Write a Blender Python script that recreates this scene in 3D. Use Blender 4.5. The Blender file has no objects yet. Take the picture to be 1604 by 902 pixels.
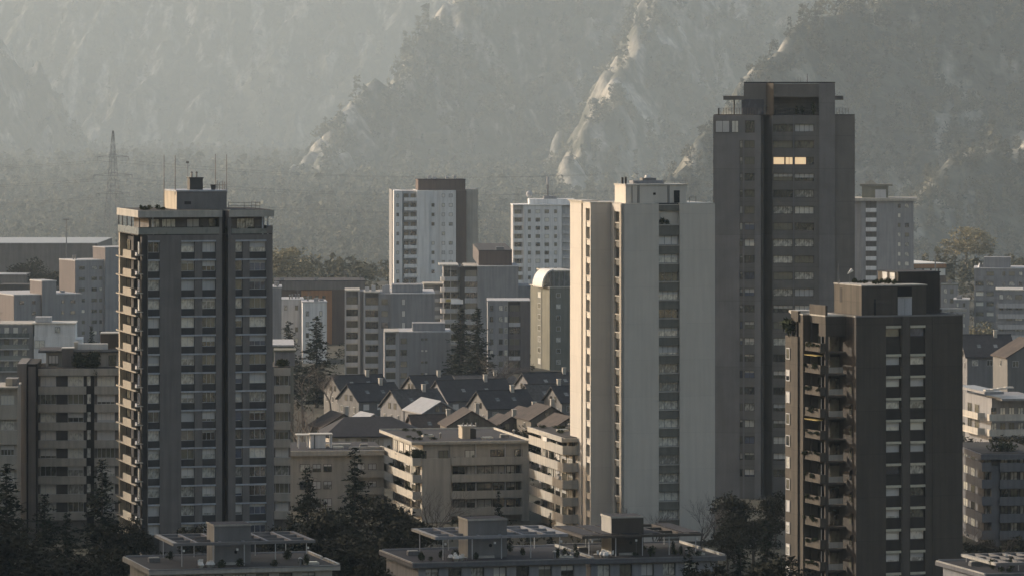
import bpy, math, random
import numpy as np
from mathutils import Vector, Matrix
random.seed(7); rng = np.random.default_rng(11)
R = math.radians
sc = bpy.context.scene
COL = sc.collection
# ------------------------------------------------------------------ camera
FPX = 7600.0; HZ = 136.0; CAMZ = 70.0      # focal length in photo pixels, horizon row, eye height
cam_d = bpy.data.cameras.new('camera'); cam = bpy.data.objects.new('camera', cam_d); COL.objects.link(cam)
cam_d.sensor_width = 36; cam_d.lens = FPX / 1604 * 36
cam_d.shift_y = -(451 - HZ) / 1604
cam_d.clip_start = 1; cam_d.clip_end = 20000
cam.location = (0, 0, CAMZ); cam.rotation_euler = (R(90), 0, 0)
sc.camera = cam
# ------------------------------------------------------------------ light
SUN_DIR = Vector((-0.92, 0.39, 0)).normalized() * math.cos(R(19)) + Vector((0, 0, math.sin(R(19))))
world = bpy.data.worlds.new('World'); sc.world = world; world.use_nodes = True
wn = world.node_tree; bg = wn.nodes['Background']
sky = wn.nodes.new('ShaderNodeTexSky'); sky.sky_type = 'NISHITA'; sky.sun_disc = False
sky.sun_elevation = R(19); sky.sun_rotation = math.atan2(SUN_DIR.x, SUN_DIR.y); sky.altitude = 600
sky.dust_density = 5.0; sky.ozone_density = 0.6
tint = wn.nodes.new('ShaderNodeMix'); tint.data_type = 'RGBA'; tint.blend_type = 'MULTIPLY'; tint.inputs[0].default_value = 1; tint.inputs[7].default_value = (1, .88, .77, 1)
wn.links.new(sky.outputs[0], tint.inputs[6]); wn.links.new(tint.outputs[2], bg.inputs[0]); bg.inputs[1].default_value = 0.15
sun_d = bpy.data.lights.new('sun', 'SUN'); sun_d.energy = 2.0; sun_d.angle = R(0.6); sun_d.color = (1, 0.92, 0.82)
sun = bpy.data.objects.new('sun', sun_d); COL.objects.link(sun)
sun.rotation_euler = (-SUN_DIR).to_track_quat('-Z', 'Y').to_euler()
sc.view_settings.view_transform = 'Standard'; sc.view_settings.look = 'None'
sc.view_settings.exposure = 0.57; sc.view_settings.gamma = 1
sc.cycles.use_denoising = True
sc.cycles.max_bounces = 5; sc.cycles.diffuse_bounces = 2; sc.cycles.glossy_bounces = 2
sc.cycles.volume_bounces = 1; sc.cycles.transmission_bounces = 3; sc.cycles.transparent_max_bounces = 6
HAZE = 6.9e-5

# ------------------------------------------------------------------ materials
def nt(name):
    m = bpy.data.materials.new(name); m.use_nodes = True
    return m, m.node_tree, m.node_tree.nodes['Principled BSDF']
def noise(t, scale, detail=4, vec=None, stretch=None):
    n = t.nodes.new('ShaderNodeTexNoise'); n.inputs['Scale'].default_value = scale; n.inputs['Detail'].default_value = detail
    tc = t.nodes.new('ShaderNodeTexCoord'); mp = t.nodes.new('ShaderNodeMapping')
    t.links.new(tc.outputs['Object'], mp.inputs[0])
    if stretch: mp.inputs['Scale'].default_value = stretch
    t.links.new(mp.outputs[0], n.inputs['Vector'])
    return n
def ramp(t, src, stops):
    r = t.nodes.new('ShaderNodeValToRGB'); e = r.color_ramp.elements
    while len(e) < len(stops): e.new(0.5)
    for i, (p, c) in enumerate(stops):
        e[i].position = p; e[i].color = (*c, 1)
    t.links.new(src, r.inputs[0]); return r
def mul(t, a, b):
    m = t.nodes.new('ShaderNodeMix'); m.data_type = 'RGBA'; m.blend_type = 'MULTIPLY'; m.inputs[0].default_value = 1
    t.links.new(a, m.inputs[6]); t.links.new(b, m.inputs[7]); return m.outputs[2]
def wallmat(name, c, var=0.14, rough=0.85, joint=None, streak=0.12, patch=0.1, jd=.8):
    m, t, p = nt(name)
    base = noise(t, 0.35, 5); r1 = ramp(t, base.outputs[0], [(0.3, tuple(x*(1-var) for x in c)), (0.7, tuple(min(1, x*(1+var)) for x in c))])
    st = noise(t, 1.0, 4, stretch=(1.6, 1.6, 0.09)); r2 = ramp(t, st.outputs[0], [(0.35, (1-streak*1.6,)*3), (0.6, (1,)*3)])
    out = mul(t, r1.outputs[0], r2.outputs[0])
    fine = noise(t, 7.0, 3); r3 = ramp(t, fine.outputs[0], [(0.3, (1-patch,)*3), (0.7, (1,)*3)])
    out = mul(t, out, r3.outputs[0])
    if joint:
        tc = t.nodes.new('ShaderNodeTexCoord'); sp = t.nodes.new('ShaderNodeSeparateXYZ'); t.links.new(tc.outputs['Object'], sp.inputs[0])
        md = t.nodes.new('ShaderNodeMath'); md.operation = 'PINGPONG'; md.inputs[1].default_value = joint/2; t.links.new(sp.outputs[2], md.inputs[0])
        lt = t.nodes.new('ShaderNodeMath'); lt.operation = 'LESS_THAN'; lt.inputs[1].default_value = 0.05; t.links.new(md.outputs[0], lt.inputs[0])
        rr = ramp(t, lt.outputs[0], [(0, (1, 1, 1)), (1, (jd, jd, jd))]); out = mul(t, out, rr.outputs[0])
        # lift-by-lift tone of the cast panels
        dv = t.nodes.new('ShaderNodeMath'); dv.operation = 'DIVIDE'; dv.inputs[1].default_value = joint; t.links.new(sp.outputs[2], dv.inputs[0])
        fl = t.nodes.new('ShaderNodeMath'); fl.operation = 'FLOOR'; t.links.new(dv.outputs[0], fl.inputs[0])
        wnn = t.nodes.new('ShaderNodeTexWhiteNoise'); wnn.noise_dimensions = '1D'; t.links.new(fl.outputs[0], wnn.inputs['W'])
        rr = ramp(t, wnn.outputs[0], [(0, (1 - (1-jd)*.5,)*3), (1, (1, 1, 1))]); out = mul(t, out, rr.outputs[0])
    t.links.new(out, p.inputs['Base Color']); p.inputs['Roughness'].default_value = rough
    b = t.nodes.new('ShaderNodeBump'); b.inputs['Strength'].default_value = 0.25; b.inputs['Distance'].default_value = 0.03
    t.links.new(fine.outputs[0], b.inputs['Height']); t.links.new(b.outputs[0], p.inputs['Normal'])
    return m
def plain(name, c, rough=0.6, metal=0.0):
    return wallmat(name, c, 0.1, rough, None, 0.06, 0.08)
def glassmat(name, c, c2, rough=0.08, ior=1.9, scale=1.5):
    m, t, p = nt(name)
    n = noise(t, scale, 5, stretch=(1, 1, 0.5)); geo = t.nodes.new('ShaderNodeObjectInfo')
    ad = t.nodes.new('ShaderNodeMath'); ad.operation = 'MULTIPLY_ADD'; ad.inputs[1].default_value = 0.45
    t.links.new(geo.outputs['Random'], ad.inputs[0]); t.links.new(n.outputs[0], ad.inputs[2])
    r = ramp(t, ad.outputs[0], [(0.52, c), (0.82, c2)]); t.links.new(r.outputs[0], p.inputs['Base Color'])
    p.inputs['Roughness'].default_value = rough; p.inputs['IOR'].default_value = ior
    b = t.nodes.new('ShaderNodeBump'); b.inputs['Strength'].default_value = 0.12; b.inputs['Distance'].default_value = 0.05
    n2 = noise(t, 0.8, 2); t.links.new(n2.outputs[0], b.inputs['Height']); t.links.new(b.outputs[0], p.inputs['Normal'])
    return m
def leafmat(name, a, b, scale=0.25):
    m, t, p = nt(name)
    n = noise(t, scale, 4); r = ramp(t, n.outputs[0], [(0.35, a), (0.65, b)])
    n2 = noise(t, 3.0, 2); r2 = ramp(t, n2.outputs[0], [(0.3, (0.65,)*3), (0.7, (1.2,)*3)])
    o = mul(t, r.outputs[0], r2.outputs[0])
    t.links.new(o, p.inputs['Base Color']); p.inputs['Roughness'].default_value = 0.9
    p.inputs['Specular IOR Level'].default_value = 0.2
    return m
M = {}
M['t1_wall'] = wallmat('dark_grey_render', (0.205, 0.187, 0.172), joint=None, var=.1)
M['t1_span'] = wallmat('slate_panel', (0.06, 0.057, 0.055))
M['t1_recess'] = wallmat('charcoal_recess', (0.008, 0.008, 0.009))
M['pale'] = wallmat('pale_render', (0.5, 0.47, 0.41))
M['bluewhite'] = wallmat('painted_metal_white', (0.5, 0.52, 0.55), rough=.5)
M['cream'] = wallmat('cream_concrete', (0.55, 0.48, 0.37), var=.1)
M['white_w'] = wallmat('off_white_concrete', (0.66, 0.61, 0.525), var=.03, joint=5.6, streak=.04, patch=.03, jd=.93)
M['w_span'] = wallmat('olive_grey_panel', (0.19, 0.185, 0.155), var=.06)
M['d_wall'] = wallmat('weathered_dark_concrete', (0.2, 0.187, 0.168), joint=5.6, var=.1, streak=.05)
M['d_pier'] = wallmat('smooth_grey_concrete', (0.235, 0.225, 0.215), joint=11.2, var=.1, streak=.06)
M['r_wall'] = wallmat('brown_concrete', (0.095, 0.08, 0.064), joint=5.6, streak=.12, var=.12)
M['r_lit'] = wallmat('brown_concrete_sunlit_tone', (0.115, 0.097, 0.073), joint=2.8, streak=.2)  # lighter copy of the brown concrete: sunlight put into the colour
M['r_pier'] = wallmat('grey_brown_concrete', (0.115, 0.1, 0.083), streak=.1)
M['r_dark'] = wallmat('dark_brown_panel', (0.045, 0.038, 0.032))
M['beige'] = wallmat('beige_render', (0.5, 0.468, 0.405), var=.08)
M['band'] = wallmat('beige_concrete_band', (0.5, 0.47, 0.405), var=.07)
M['grey'] = wallmat('mid_grey_render', (0.31, 0.31, 0.315), var=.08)
M['bluegrey'] = wallmat('blue_grey_render', (0.29, 0.293, 0.3), var=.08)
M['lightgrey'] = wallmat('light_grey_render', (0.52, 0.52, 0.52), var=.06)
M['white'] = wallmat('white_render', (0.82, 0.82, 0.8), var=.05)
M['pink'] = wallmat('pinkish_render', (0.15, 0.13, 0.125), var=.06)
M['brown'] = wallmat('chocolate_render', (0.13, 0.095, 0.08), var=.06)
M['orange'] = wallmat('terracotta_render', (0.42, 0.21, 0.10), var=.08)
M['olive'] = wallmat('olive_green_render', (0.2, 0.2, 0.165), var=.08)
M['olive_lit'] = wallmat('yellow_green_sunlit_render', (0.2, 0.195, 0.15), var=.08)  # yellower copy of olive; sunlight on the left face put into colour
M['roofgravel'] = wallmat('roof_gravel', (0.034, 0.031, 0.026), var=.3, streak=0)
M['roofdark'] = wallmat('roof_bitumen', (0.028, 0.028, 0.032), var=.3, streak=0)
M['coping'] = wallmat('coping_metal', (0.6, 0.56, 0.48), rough=.45)
M['metal'] = wallmat('grey_metal', (0.2, 0.2, 0.2), rough=.4)
M['darkmetal'] = wallmat('dark_metal', (0.05, 0.05, 0.05), rough=.5)
M['frame'] = plain('white_window_frame', (0.55, 0.55, 0.54))
M['dframe'] = plain('brown_window_frame', (0.07, 0.06, 0.05))
M['gframe'] = plain('grey_window_frame', (0.2, 0.2, 0.2))
M['shutterbox'] = plain('cream_shutter_box', (0.62, 0.58, 0.45))
M['glass'] = glassmat('window_glass_dark', (0.012, 0.014, 0.016), (0.2, 0.19, 0.14), ior=2.4)
M['curtain'] = glassmat('window_curtain_and_reflection', (0.26, 0.255, 0.225), (0.84, 0.82, 0.72), ior=2.6, scale=3.2)  # net curtain plus mottled hillside reflections put into the colour
M['blind'] = glassmat('window_roller_blind', (0.55, 0.55, 0.53), (0.75, 0.72, 0.66), rough=.5, ior=1.45, scale=.6)
M['bluegl'] = glassmat('window_glass_blue', (0.05, 0.055, 0.075), (0.16, 0.18, 0.24), ior=1.9)
M['reflwin'] = glassmat('window_painted_reflection', (0.7, 0.52, 0.3), (0.8, 0.62, 0.38), rough=.4, ior=1.5)  # warm colour stands in for a sunlit reflection
p = M['reflwin'].node_tree.nodes['Principled BSDF']; p.inputs['Emission Color'].default_value = (1, .72, .42, 1); p.inputs['Emission Strength'].default_value = 0.45  # weak emission adds the reflection's glow; nothing shines inside
M['railglass'] = glassmat('balcony_glass', (0.10, 0.115, 0.11), (0.25, 0.26, 0.24), ior=1.7)
M['sunyellow'] = plain('yellow_fabric', (0.5, 0.38, 0.12))
M['fabric'] = plain('white_fabric_and_roof_glare', (0.8, 0.78, 0.72))
M['red'] = plain('red_fabric', (0.5, 0.09, 0.05))
M['rf_dark'] = wallmat('dark_slate_tiles', (0.03, 0.03, 0.035), var=.25, streak=.2)
M['rf_grey'] = wallmat('grey_concrete_tiles', (0.07, 0.068, 0.066), var=.3, streak=.3)
M['rf_brown'] = wallmat('brown_clay_tiles', (0.075, 0.058, 0.047), var=.3, streak=.2)
M['t1_par'] = wallmat('balcony_parapet_concrete', (0.38, 0.34, 0.27), var=.1)
M['shade_grey'] = wallmat('grey_render_shade_tone', (0.16, 0.16, 0.165), var=.1)  # darkened grey: shade on the right terraces put into the colour
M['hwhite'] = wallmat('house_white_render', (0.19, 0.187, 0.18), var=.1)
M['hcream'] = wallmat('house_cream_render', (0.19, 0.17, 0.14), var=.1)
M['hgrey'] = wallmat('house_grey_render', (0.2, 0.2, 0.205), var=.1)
M['rf_pale'] = wallmat('pale_metal_roof', (0.36, 0.36, 0.36), var=.1, rough=.35)
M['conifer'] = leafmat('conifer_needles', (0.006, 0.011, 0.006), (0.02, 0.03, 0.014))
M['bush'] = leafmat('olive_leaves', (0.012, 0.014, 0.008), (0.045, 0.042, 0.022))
M['autumn'] = leafmat('autumn_leaves', (0.22, 0.2, 0.13), (0.4, 0.36, 0.24))
M['forest'] = leafmat('mixed_forest_leaves', (0.07, 0.075, 0.055), (0.19, 0.18, 0.125), 0.03)
M['bark'] = plain('grey_bark', (0.06, 0.05, 0.04))
M['twig'] = plain('brown_twigs', (0.11, 0.085, 0.065))
M['plant'] = leafmat('terrace_plants', (0.02, 0.03, 0.012), (0.06, 0.07, 0.03), 1.0)

# ------------------------------------------------------------------ builders
def tag(o, label=None, cat=None, group=None, kind=None):
    if label: o['label'] = label
    if cat: o['category'] = cat
    if group: o['group'] = group
    if kind: o['kind'] = kind
    return o
class MB:
    def __init__(s): s.v = []; s.f = []; s.m = []; s.mats = []
    def mi(s, mat):
        if mat not in s.mats: s.mats.append(mat)
        return s.mats.index(mat)
    def poly(s, pts, faces, mat):
        k = len(s.v); s.v += [tuple(p) for p in pts]; i = s.mi(mat)
        for f in faces: s.f.append(tuple(k + j for j in f)); s.m.append(i)
    def box(s, x0, x1, y0, y1, z0, z1, mat):
        if x1 < x0: x0, x1 = x1, x0
        if y1 < y0: y0, y1 = y1, y0
        if z1 < z0: z0, z1 = z1, z0
        s.poly([(x0,y0,z0),(x1,y0,z0),(x1,y1,z0),(x0,y1,z0),(x0,y0,z1),(x1,y0,z1),(x1,y1,z1),(x0,y1,z1)],
               [(0,3,2,1),(4,5,6,7),(0,1,5,4),(1,2,6,5),(2,3,7,6),(3,0,4,7)], mat)
    def tube(s, p0, p1, r0, r1, mat, n=5):
        a, b = Vector(p0), Vector(p1); d = (b - a)
        if d.length < 1e-6: return
        d.normalize(); q = Vector((0, 0, 1)) if abs(d.z) < .9 else Vector((1, 0, 0))
        e1 = d.cross(q).normalized(); e2 = d.cross(e1)
        pts = []
        for c, r in ((a, r0), (b, r1)):
            for i in range(n):
                t = 2 * math.pi * i / n; pts.append(c + e1 * (r * math.cos(t)) + e2 * (r * math.sin(t)))
        fs = [(i, (i+1) % n, n + (i+1) % n, n + i) for i in range(n)] + [tuple(range(n-1, -1, -1)), tuple(range(n, 2*n))]
        s.poly(pts, fs, mat)
    def mesh(s, name):
        me = bpy.data.meshes.new(name); me.from_pydata(s.v, [], s.f)
        for m in s.mats: me.materials.append(M[m])
        me.polygons.foreach_set('material_index', s.m); me.update(); return me
    def build(s, name, parent=None, loc=None):
        o = bpy.data.objects.new(name, s.mesh(name)); COL.objects.link(o)
        if parent: o.parent = parent
        if loc: o.location = loc
        return o
def tri_mesh(name, V, F, mat):
    me = bpy.data.meshes.new(name); nf = len(F); k = F.shape[1]
    me.vertices.add(len(V)); me.vertices.foreach_set('co', V.astype(np.float32).ravel())
    me.loops.add(nf * k); me.loops.foreach_set('vertex_index', F.astype(np.int32).ravel())
    me.polygons.add(nf); me.polygons.foreach_set('loop_start', np.arange(0, nf * k, k, dtype=np.int32))
    try: me.polygons.foreach_set('loop_total', np.full(nf, k, dtype=np.int32))
    except Exception: pass
    me.materials.append(M[mat]); me.update(calc_edges=True); me.validate(); return me
def link(name, me, parent=None, loc=(0, 0, 0), rz=0.0, s=None):
    o = bpy.data.objects.new(name, me); COL.objects.link(o)
    if parent: o.parent = parent
    o.location = loc; o.rotation_euler = (0, 0, rz)
    if s: o.scale = s
    return o
def wx(px, Y): return (px - 802) / FPX * Y
def wz(py, Y): return CAMZ - (py - HZ) * Y / FPX

class B:
    """a building: an empty at its nearest corner; u runs along the front, v runs back"""
    def __init__(s, name, label, cat, px, Y, th=15, group=None):
        s.e = bpy.data.objects.new(name, None); COL.objects.link(s.e); s.e.empty_display_size = 1
        s.x0, s.y0, s.th = wx(px, Y), Y, R(th); s.c, s.s = math.cos(s.th), math.sin(s.th)
        s.e.location = (s.x0, s.y0, 0); s.e.rotation_euler = (0, 0, s.th)
        tag(s.e, label, cat, group); s.short = 'the roof terrace'
    def __init_rot__(s, th): s.th = R(th); s.c, s.s = math.cos(s.th), math.sin(s.th)
    def Y(s, u, v): return s.y0 + u * s.s + v * s.c
    def u(s, px, v=0):
        k = (px - 802) / FPX
        return (k * (s.y0 + v * s.c) - s.x0 + v * s.s) / (s.c - k * s.s)
    def v(s, px, u=0):
        k = (px - 802) / FPX
        return (s.x0 + u * s.c - k * (s.y0 + u * s.s)) / (s.s + k * s.c)
    def z(s, py, u=0, v=0): return wz(py, s.Y(u, v))
    def F(s, v=0): return Face(s, 'F', v)
    def L(s, u=0): return Face(s, 'L', u)
class Face:
    def __init__(s, b, k, o): s.b, s.k, s.o = b, k, o
    def a(s, px): return s.b.u(px, s.o) if s.k == 'F' else -s.b.v(px, s.o)
    def z(s, py, a=0): return s.b.z(py, a, s.o) if s.k == 'F' else s.b.z(py, s.o, -a)
    def box(s, mb, a0, a1, d0, d1, z0, z1, mat):
        if s.k == 'F': mb.box(a0, a1, s.o - d1, s.o - d0, z0, z1, mat)
        else: mb.box(s.o - d1, s.o - d0, -a1, -a0, z0, z1, mat)
    def put(s, name, me, a, d, z, parent=None):
        if s.k == 'F': return link(name, me, parent or s.b.e, (a, s.o - d, z), 0)
        return link(name, me, parent or s.b.e, (s.o - d, -a, z), -math.pi / 2)
_mc = {}
PANES = ['glass', 'curtain', 'glass', 'curtain', 'blind', 'glass']
def win(fc, a0, a1, z0, z1, d, nm=1, pane=None, frame='frame', sub=True, name='window', fw=0.07):
    w, h = round(a1 - a0, 2), round(z1 - z0, 2)
    pane = pane or random.choice(PANES)
    key = ('w', w, h, nm, frame, sub, pane if not sub else 0, fw)
    if key not in _mc:
        mb = MB(); f = fw
        mb.box(-w/2, w/2, -.07, 0, 0, f, frame); mb.box(-w/2, w/2, -.07, 0, h - f, h, frame)
        mb.box(-w/2, -w/2 + f, -.07, 0, f, h - f, frame); mb.box(w/2 - f, w/2, -.07, 0, f, h - f, frame)
        for i in range(nm):
            x = -w/2 + w * (i + 1) / (nm + 1); mb.box(x - f*.45, x + f*.45, -.065, 0, f, h - f, frame)
        if not sub: mb.box(-w/2 + f, w/2 - f, -.03, -.005, f, h - f, pane)
        _mc[key] = mb.mesh(name)
    o = fc.put(name, _mc[key], (a0 + a1) / 2, d, z0)
    if sub:
        k2 = ('p', w, h, pane, fw)
        if k2 not in _mc:
            mb = MB(); mb.box(-w/2 + fw, w/2 - fw, -.03, -.005, fw, h - fw, pane); _mc[k2] = mb.mesh('pane')
        link('pane', _mc[k2], o)
        if h > .9 and random.random() < .4:
            q = random.choice((.25, .4, .55, .8)); k3 = ('bl', w, h, q)
            if k3 not in _mc: mb = MB(); mb.box(-w/2 + fw, w/2 - fw, -.055, -.035, h - fw - (h - 2*fw)*q, h - fw, 'blind'); _mc[k3] = mb.mesh('roller_blind')
            link('roller_blind', _mc[k3], o)
    return o
def facade(fc, mb, a0, a1, z0, z1, dep, cols, rows, pier, span, lintel=None, sub=True, frame='frame', inset=.12, panes=None, nmdef=1, lint_out=.06, lint_h=.22, spanfull=False, skip=()):
    """piers stand proud of the core by dep; each column has a window per row (zb, zt) with spandrels between"""
    x = a0
    for ci, c in enumerate(cols):
        c0, c1 = c[0], c[1]; nm = c[2] if len(c) > 2 else nmdef
        if c0 - x > .01: fc.box(mb, x, c0, -dep, 0, z0, z1, pier)
        x = c1
        zt_prev = z1
        for ri, (zb, zt) in enumerate(rows):
            if zt_prev - zt > .02:
                fc.box(mb, c0, c1, -dep, (-inset if ri else -.003), zt, zt_prev, span if ri else pier)
            if lintel and ri >= 0: fc.box(mb, c0 - .02, c1 + .02, -inset + .003, lint_out, zt - .02, zt + lint_h, lintel)
            if (ci, ri) not in skip:
                pn = random.choice(panes) if panes else None
                win(fc, c0 + .01, c1 - .01, zb, zt - .02, -dep + .03, nm, pn, frame, sub)
            zt_prev = zb
        fc.box(mb, c0, c1, -dep, -inset, z0, zt_prev, span)
    if a1 - x > .01: fc.box(mb, x, a1, -dep, 0, z0, z1, pier)
def rows_px(fc, px, ytop, ybot, pitch, n):
    a = fc.a(px); out = []
    for k in range(n):
        out.append((fc.z(ybot + pitch * k, a), fc.z(ytop + pitch * k, a)))
    return [r for r in out if r[0] > 0.3]
def balcony(fc, a0, a1, z, proj=1.2, h=1.0, slab='cream', par='cream', th=.2, name='balcony', ret=True, d0=0, slab_extra=.0):
    w = round(a1 - a0, 2); key = ('b', w, proj, h, slab, par, th, slab_extra)
    if key not in _mc:
        mb = MB(); mb.box(-w/2 - slab_extra, w/2 + slab_extra, -proj - .04 - slab_extra, 0, 0, th, slab); m2 = MB()
        m2.box(-w/2, w/2, -proj, -proj + .1, th, th + h, par)
        m2.box(-w/2, -w/2 + .1, -proj + .1, 0, th, th + h, par); m2.box(w/2 - .1, w/2, -proj + .1, 0, th, th + h, par)
        _mc[key] = (mb.mesh('balcony'), m2.mesh('parapet'))
    o = fc.put(name, _mc[key][0], (a0 + a1)/2, d0, z); link('parapet', _mc[key][1], o); return o
def mast(b, u, v, z0, z1, r=.05, name='antenna', mat='metal', lab=None):
    mb = MB(); mb.tube((0, 0, 0), (0, 0, z1 - z0), r, r * .6, mat); o = mb.build(name, b.e, (u, v, z0))
    if lab: o['label'] = lab
    return o
def loose(b, name, me, u, v, z, label, cat, group=None, rz=0, s=None):
    """something standing on a building: a thing of its own"""
    o = link(name, me, None, (b.x0 + u*b.c - v*b.s, b.y0 + u*b.s + v*b.c, z), rz + b.th, s)
    return tag(o, label, cat, group)
def leafcloud(n, r, size, seed=0, squash=1):
    g = np.random.default_rng(seed)
    d = g.normal(size=(n, 3)); d /= np.linalg.norm(d, axis=1)[:, None]
    c = d * (g.random((n, 1)) ** .5) * np.array(r); c[:, 2] *= squash
    V = (c[:, None, :] + g.normal(size=(n, 3, 3)) * size).reshape(-1, 3)
    return V, np.arange(3 * n).reshape(-1, 3)
_pl = {}
def plant(b, u, v, z, w, h, name='terrace_plant', mat='plant'):
    k = random.randrange(3)
    if k not in _pl: V, F = leafcloud(160, (.5, .5, .5), .1, k + 90); _pl[k] = tri_mesh('plant', V, F, mat)
    if name != 'terrace_plant': return link(name, _pl[k], b.e, (u, v, z + h/2), random.random() * 6, (w, w, h))
    return loose(b, 'potted_plant', _pl[k], u, v, z + h/2, 'leafy green potted plant on ' + b.short, 'plant', 'potted plants on ' + b.short, random.random() * 6, (w, w, h))
def railing(b, pts, z, h=1.0, gap=1.5, mat='darkmetal', name='railing', bars=2):
    mb = MB(); 
    for (x0, y0), (x1, y1) in zip(pts, pts[1:]):
        L = math.hypot(x1-x0, y1-y0); n = max(1, int(L / gap))
        for i in range(n + 1): mb.tube((x0+(x1-x0)*i/n, y0+(y1-y0)*i/n, 0), (x0+(x1-x0)*i/n, y0+(y1-y0)*i/n, h), .035, .035, mat, 4)
        for j in range(bars): mb.tube((x0, y0, h - j*h/bars*.9), (x1, y1, h - j*h/bars*.9), .03, .03, mat, 4)
    return mb.build(name, b.e, (0, 0, z))
# ================================================================== NEAR TOWERS
def tower_left():
    b = B('residential_tower', 'tall dark grey tower with stacked lit balconies down its left edge and four roof antennas', 'residential tower', 217, 725, 15); b.short = 'the left dark tower'
    F = b.F(0); U = b.u(427); V = b.v(185, 0); zr = b.z(369)
    mb = MB()
    ur0, ur1 = b.u(348), b.u(357.5)
    # core
    mb.box(1.6, ur0 - .01, .5, V, 0, zr, 't1_wall'); mb.box(ur1 + .01, U, .5, V, 0, zr, 't1_wall')
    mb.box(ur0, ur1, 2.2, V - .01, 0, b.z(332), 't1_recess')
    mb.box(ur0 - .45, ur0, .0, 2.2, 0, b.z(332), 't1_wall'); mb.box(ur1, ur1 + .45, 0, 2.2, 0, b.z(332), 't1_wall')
    rows = rows_px(F, 300, 379, 395.5, 29.4, 16)
    facade(F, mb, b.u(231), ur0 - .46, 0, zr, .5, [(b.u(232), b.u(250), 1), (b.u(284), b.u(305), 1), (b.u(317), b.u(338), 2)], rows, 't1_wall', 't1_span', 'bluewhite', panes=['curtain', 'curtain', 'glass', 'curtain', 'blind', 'glass'])
    facade(F, mb, ur1 + .46, U, 0, zr, .5, [(b.u(369), b.u(380), 0), (b.u(391), b.u(417), 2)], rows, 't1_wall', 't1_span', 'bluewhite', panes=['curtain', 'glass', 'glass', 'curtain', 'bluegl'])
    # continuous lintel strips between paired windows
    for zb, zt in rows:
        mb.box(b.u(305), b.u(317), -.06, .0, zt, zt + .22, 'bluewhite'); mb.box(b.u(380), b.u(391), -.06, .0, zt, zt + .22, 'bluewhite')
    # glazed corner bay
    mb.box(b.u(223), b.u(231), .3, 1.6, 0, zr, 't1_span')
    L = b.L(0)
    # recessed left side behind the balconies
    mb.box(1.2, 1.6, 1.9, V - .3, 0, zr - .4, 't1_span'); mb.box(.1, 1.6, V - .9, V, 0, zr, 'cream')
    mb.box(.1, 1.6, 4.6, 5.0, 0, zr, 't1_span')
    mb.box(0, U, .2, V, zr - .02, zr + .12, 'roofgravel')
    mb.build('wall', b.e)
    for k, (zb, zt) in enumerate(rows):
        zs = zb - 1.05
        if zs < 1: continue
        balcony(L, -V + .2, -.35, zs, .35, .05, 't1_par', 't1_wall', .17)           # the slab
        key = 't1par'
        if key not in _mc:
            m2 = MB(); m2.box(-3.6, 3.2, -.1, .02, 0, 1.1, 't1_par'); m2.box(3.1, 3.2, .02, 1.1, 0, 1.1, 't1_wall'); m2.box(-3.6, -3.5, .02, 1.1, 0, 1.1, 't1_par'); _mc[key] = m2.mesh('parapet')
        L.put('balcony_parapet', _mc[key], -V * .42, .3, zs + .17)
        if 't1bay' not in _mc:
            m2 = MB(); m2.box(-1.0, .15, -.45, .6, 0, .12, 'coping'); m2.box(-1.0, .15, -.4, -.3, .12, .5, 'bluewhite'); _mc['t1bay'] = m2.mesh('bay_slab')
        L.put('bay_slab', _mc['t1bay'], -.1, -.1, zb - .45)
        for a0, a1, nm in ((-V + 1.2, -V + 4.2, 1), (-7.5, -5.2, 1), (-4.3, -2.2, 0)):
            win(L, a0, a1, zb - .85, zt, -1.2 + .07, nm, 'glass', 'dframe', sub=False, name='balcony_window')
        win(L, -1.6, -.5, zb - .2, zt, -.25, 0, random.choice(['bluegl', 'curtain']), 'frame', sub=False, name='bay_window')
    # glazed roof storey
    z0, z1, z2 = zr, b.z(341), b.z(331)
    c = MB()
    c.box(b.u(233, 1.8), b.u(348, 1.8), 1.8, V - 3, z0, z1, 't1_wall'); c.box(b.u(358, 1.8), b.u(414, 1.8), 1.8, V - 3, z0, z1, 't1_wall')
    c.build('roof_storey', b.e)
    f2 = b.F(1.8)
    for p0, p1, nm in ((236, 250, 1), (253, 275, 2), (292, 312, 1), (326, 342, 1), (370, 398, 1)):
        win(f2, f2.a(p0), f2.a(p1), z0 + .2, z1 - .25, .02, nm, 'glass' if p0 > 320 and p0 < 350 else 'curtain', 'dframe', name='terrace_door')
    for q, (x0, x1) in enumerate(((-.2, ur0 - .1), (ur1 + .1, U + .15))):
        s = MB(); s.box(x0, x1, -.35 if q else -.6, V, z1, z2, 'pale'); s.box(x0 + .3, x1 - .3, 0, V - .3, z2, z2 + .1, 'roofgravel'); s.box(x0, x1, -.38 if q else -.63, -.3, z2, z2 + .08, 'coping'); s.box(x0-.02, x0 + .3, -.3, V, z2, z2 + .1, 'coping'); s.build('roof_slab', b.e)
    for px in (186, 192, 199, 206, 214):
        v = b.v(px, .2) if px < 214 else .3
        m = MB(); m.box(-.07, .07, -.07, .07, 0, z1 - z0, 'darkmetal'); m.build('column', b.e, (.2, v, z0))
    for u_ in (b.u(240), b.u(412), b.u(420)):
        m = MB(); m.box(-.1, .1, -.1, .1, 0, z1 - z0, 'bluewhite'); m.build('column', b.e, (u_, .3, z0))
    par = MB(); par.box(0, ur0 - .46, 0, .08, z0 + .12, z0 + 1.15, 'railglass'); par.box(0, .08, .08, V, z0 + .12, z0 + 1.15, 'railglass'); par.box(-.05, ur0 - .46, -.05, .12, z0 + 1.15, z0 + 1.22, 'darkmetal'); par.build('balustrade', b.e)
    par = MB(); par.box(ur1 + .5, b.u(418), 0, .08, z0 + .12, z0 + .9, 'railglass'); par.box(b.u(418), U, -.02, 2, z0 + .12, z0 + 1.3, 't1_wall'); par.build('balustrade', b.e)
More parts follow.
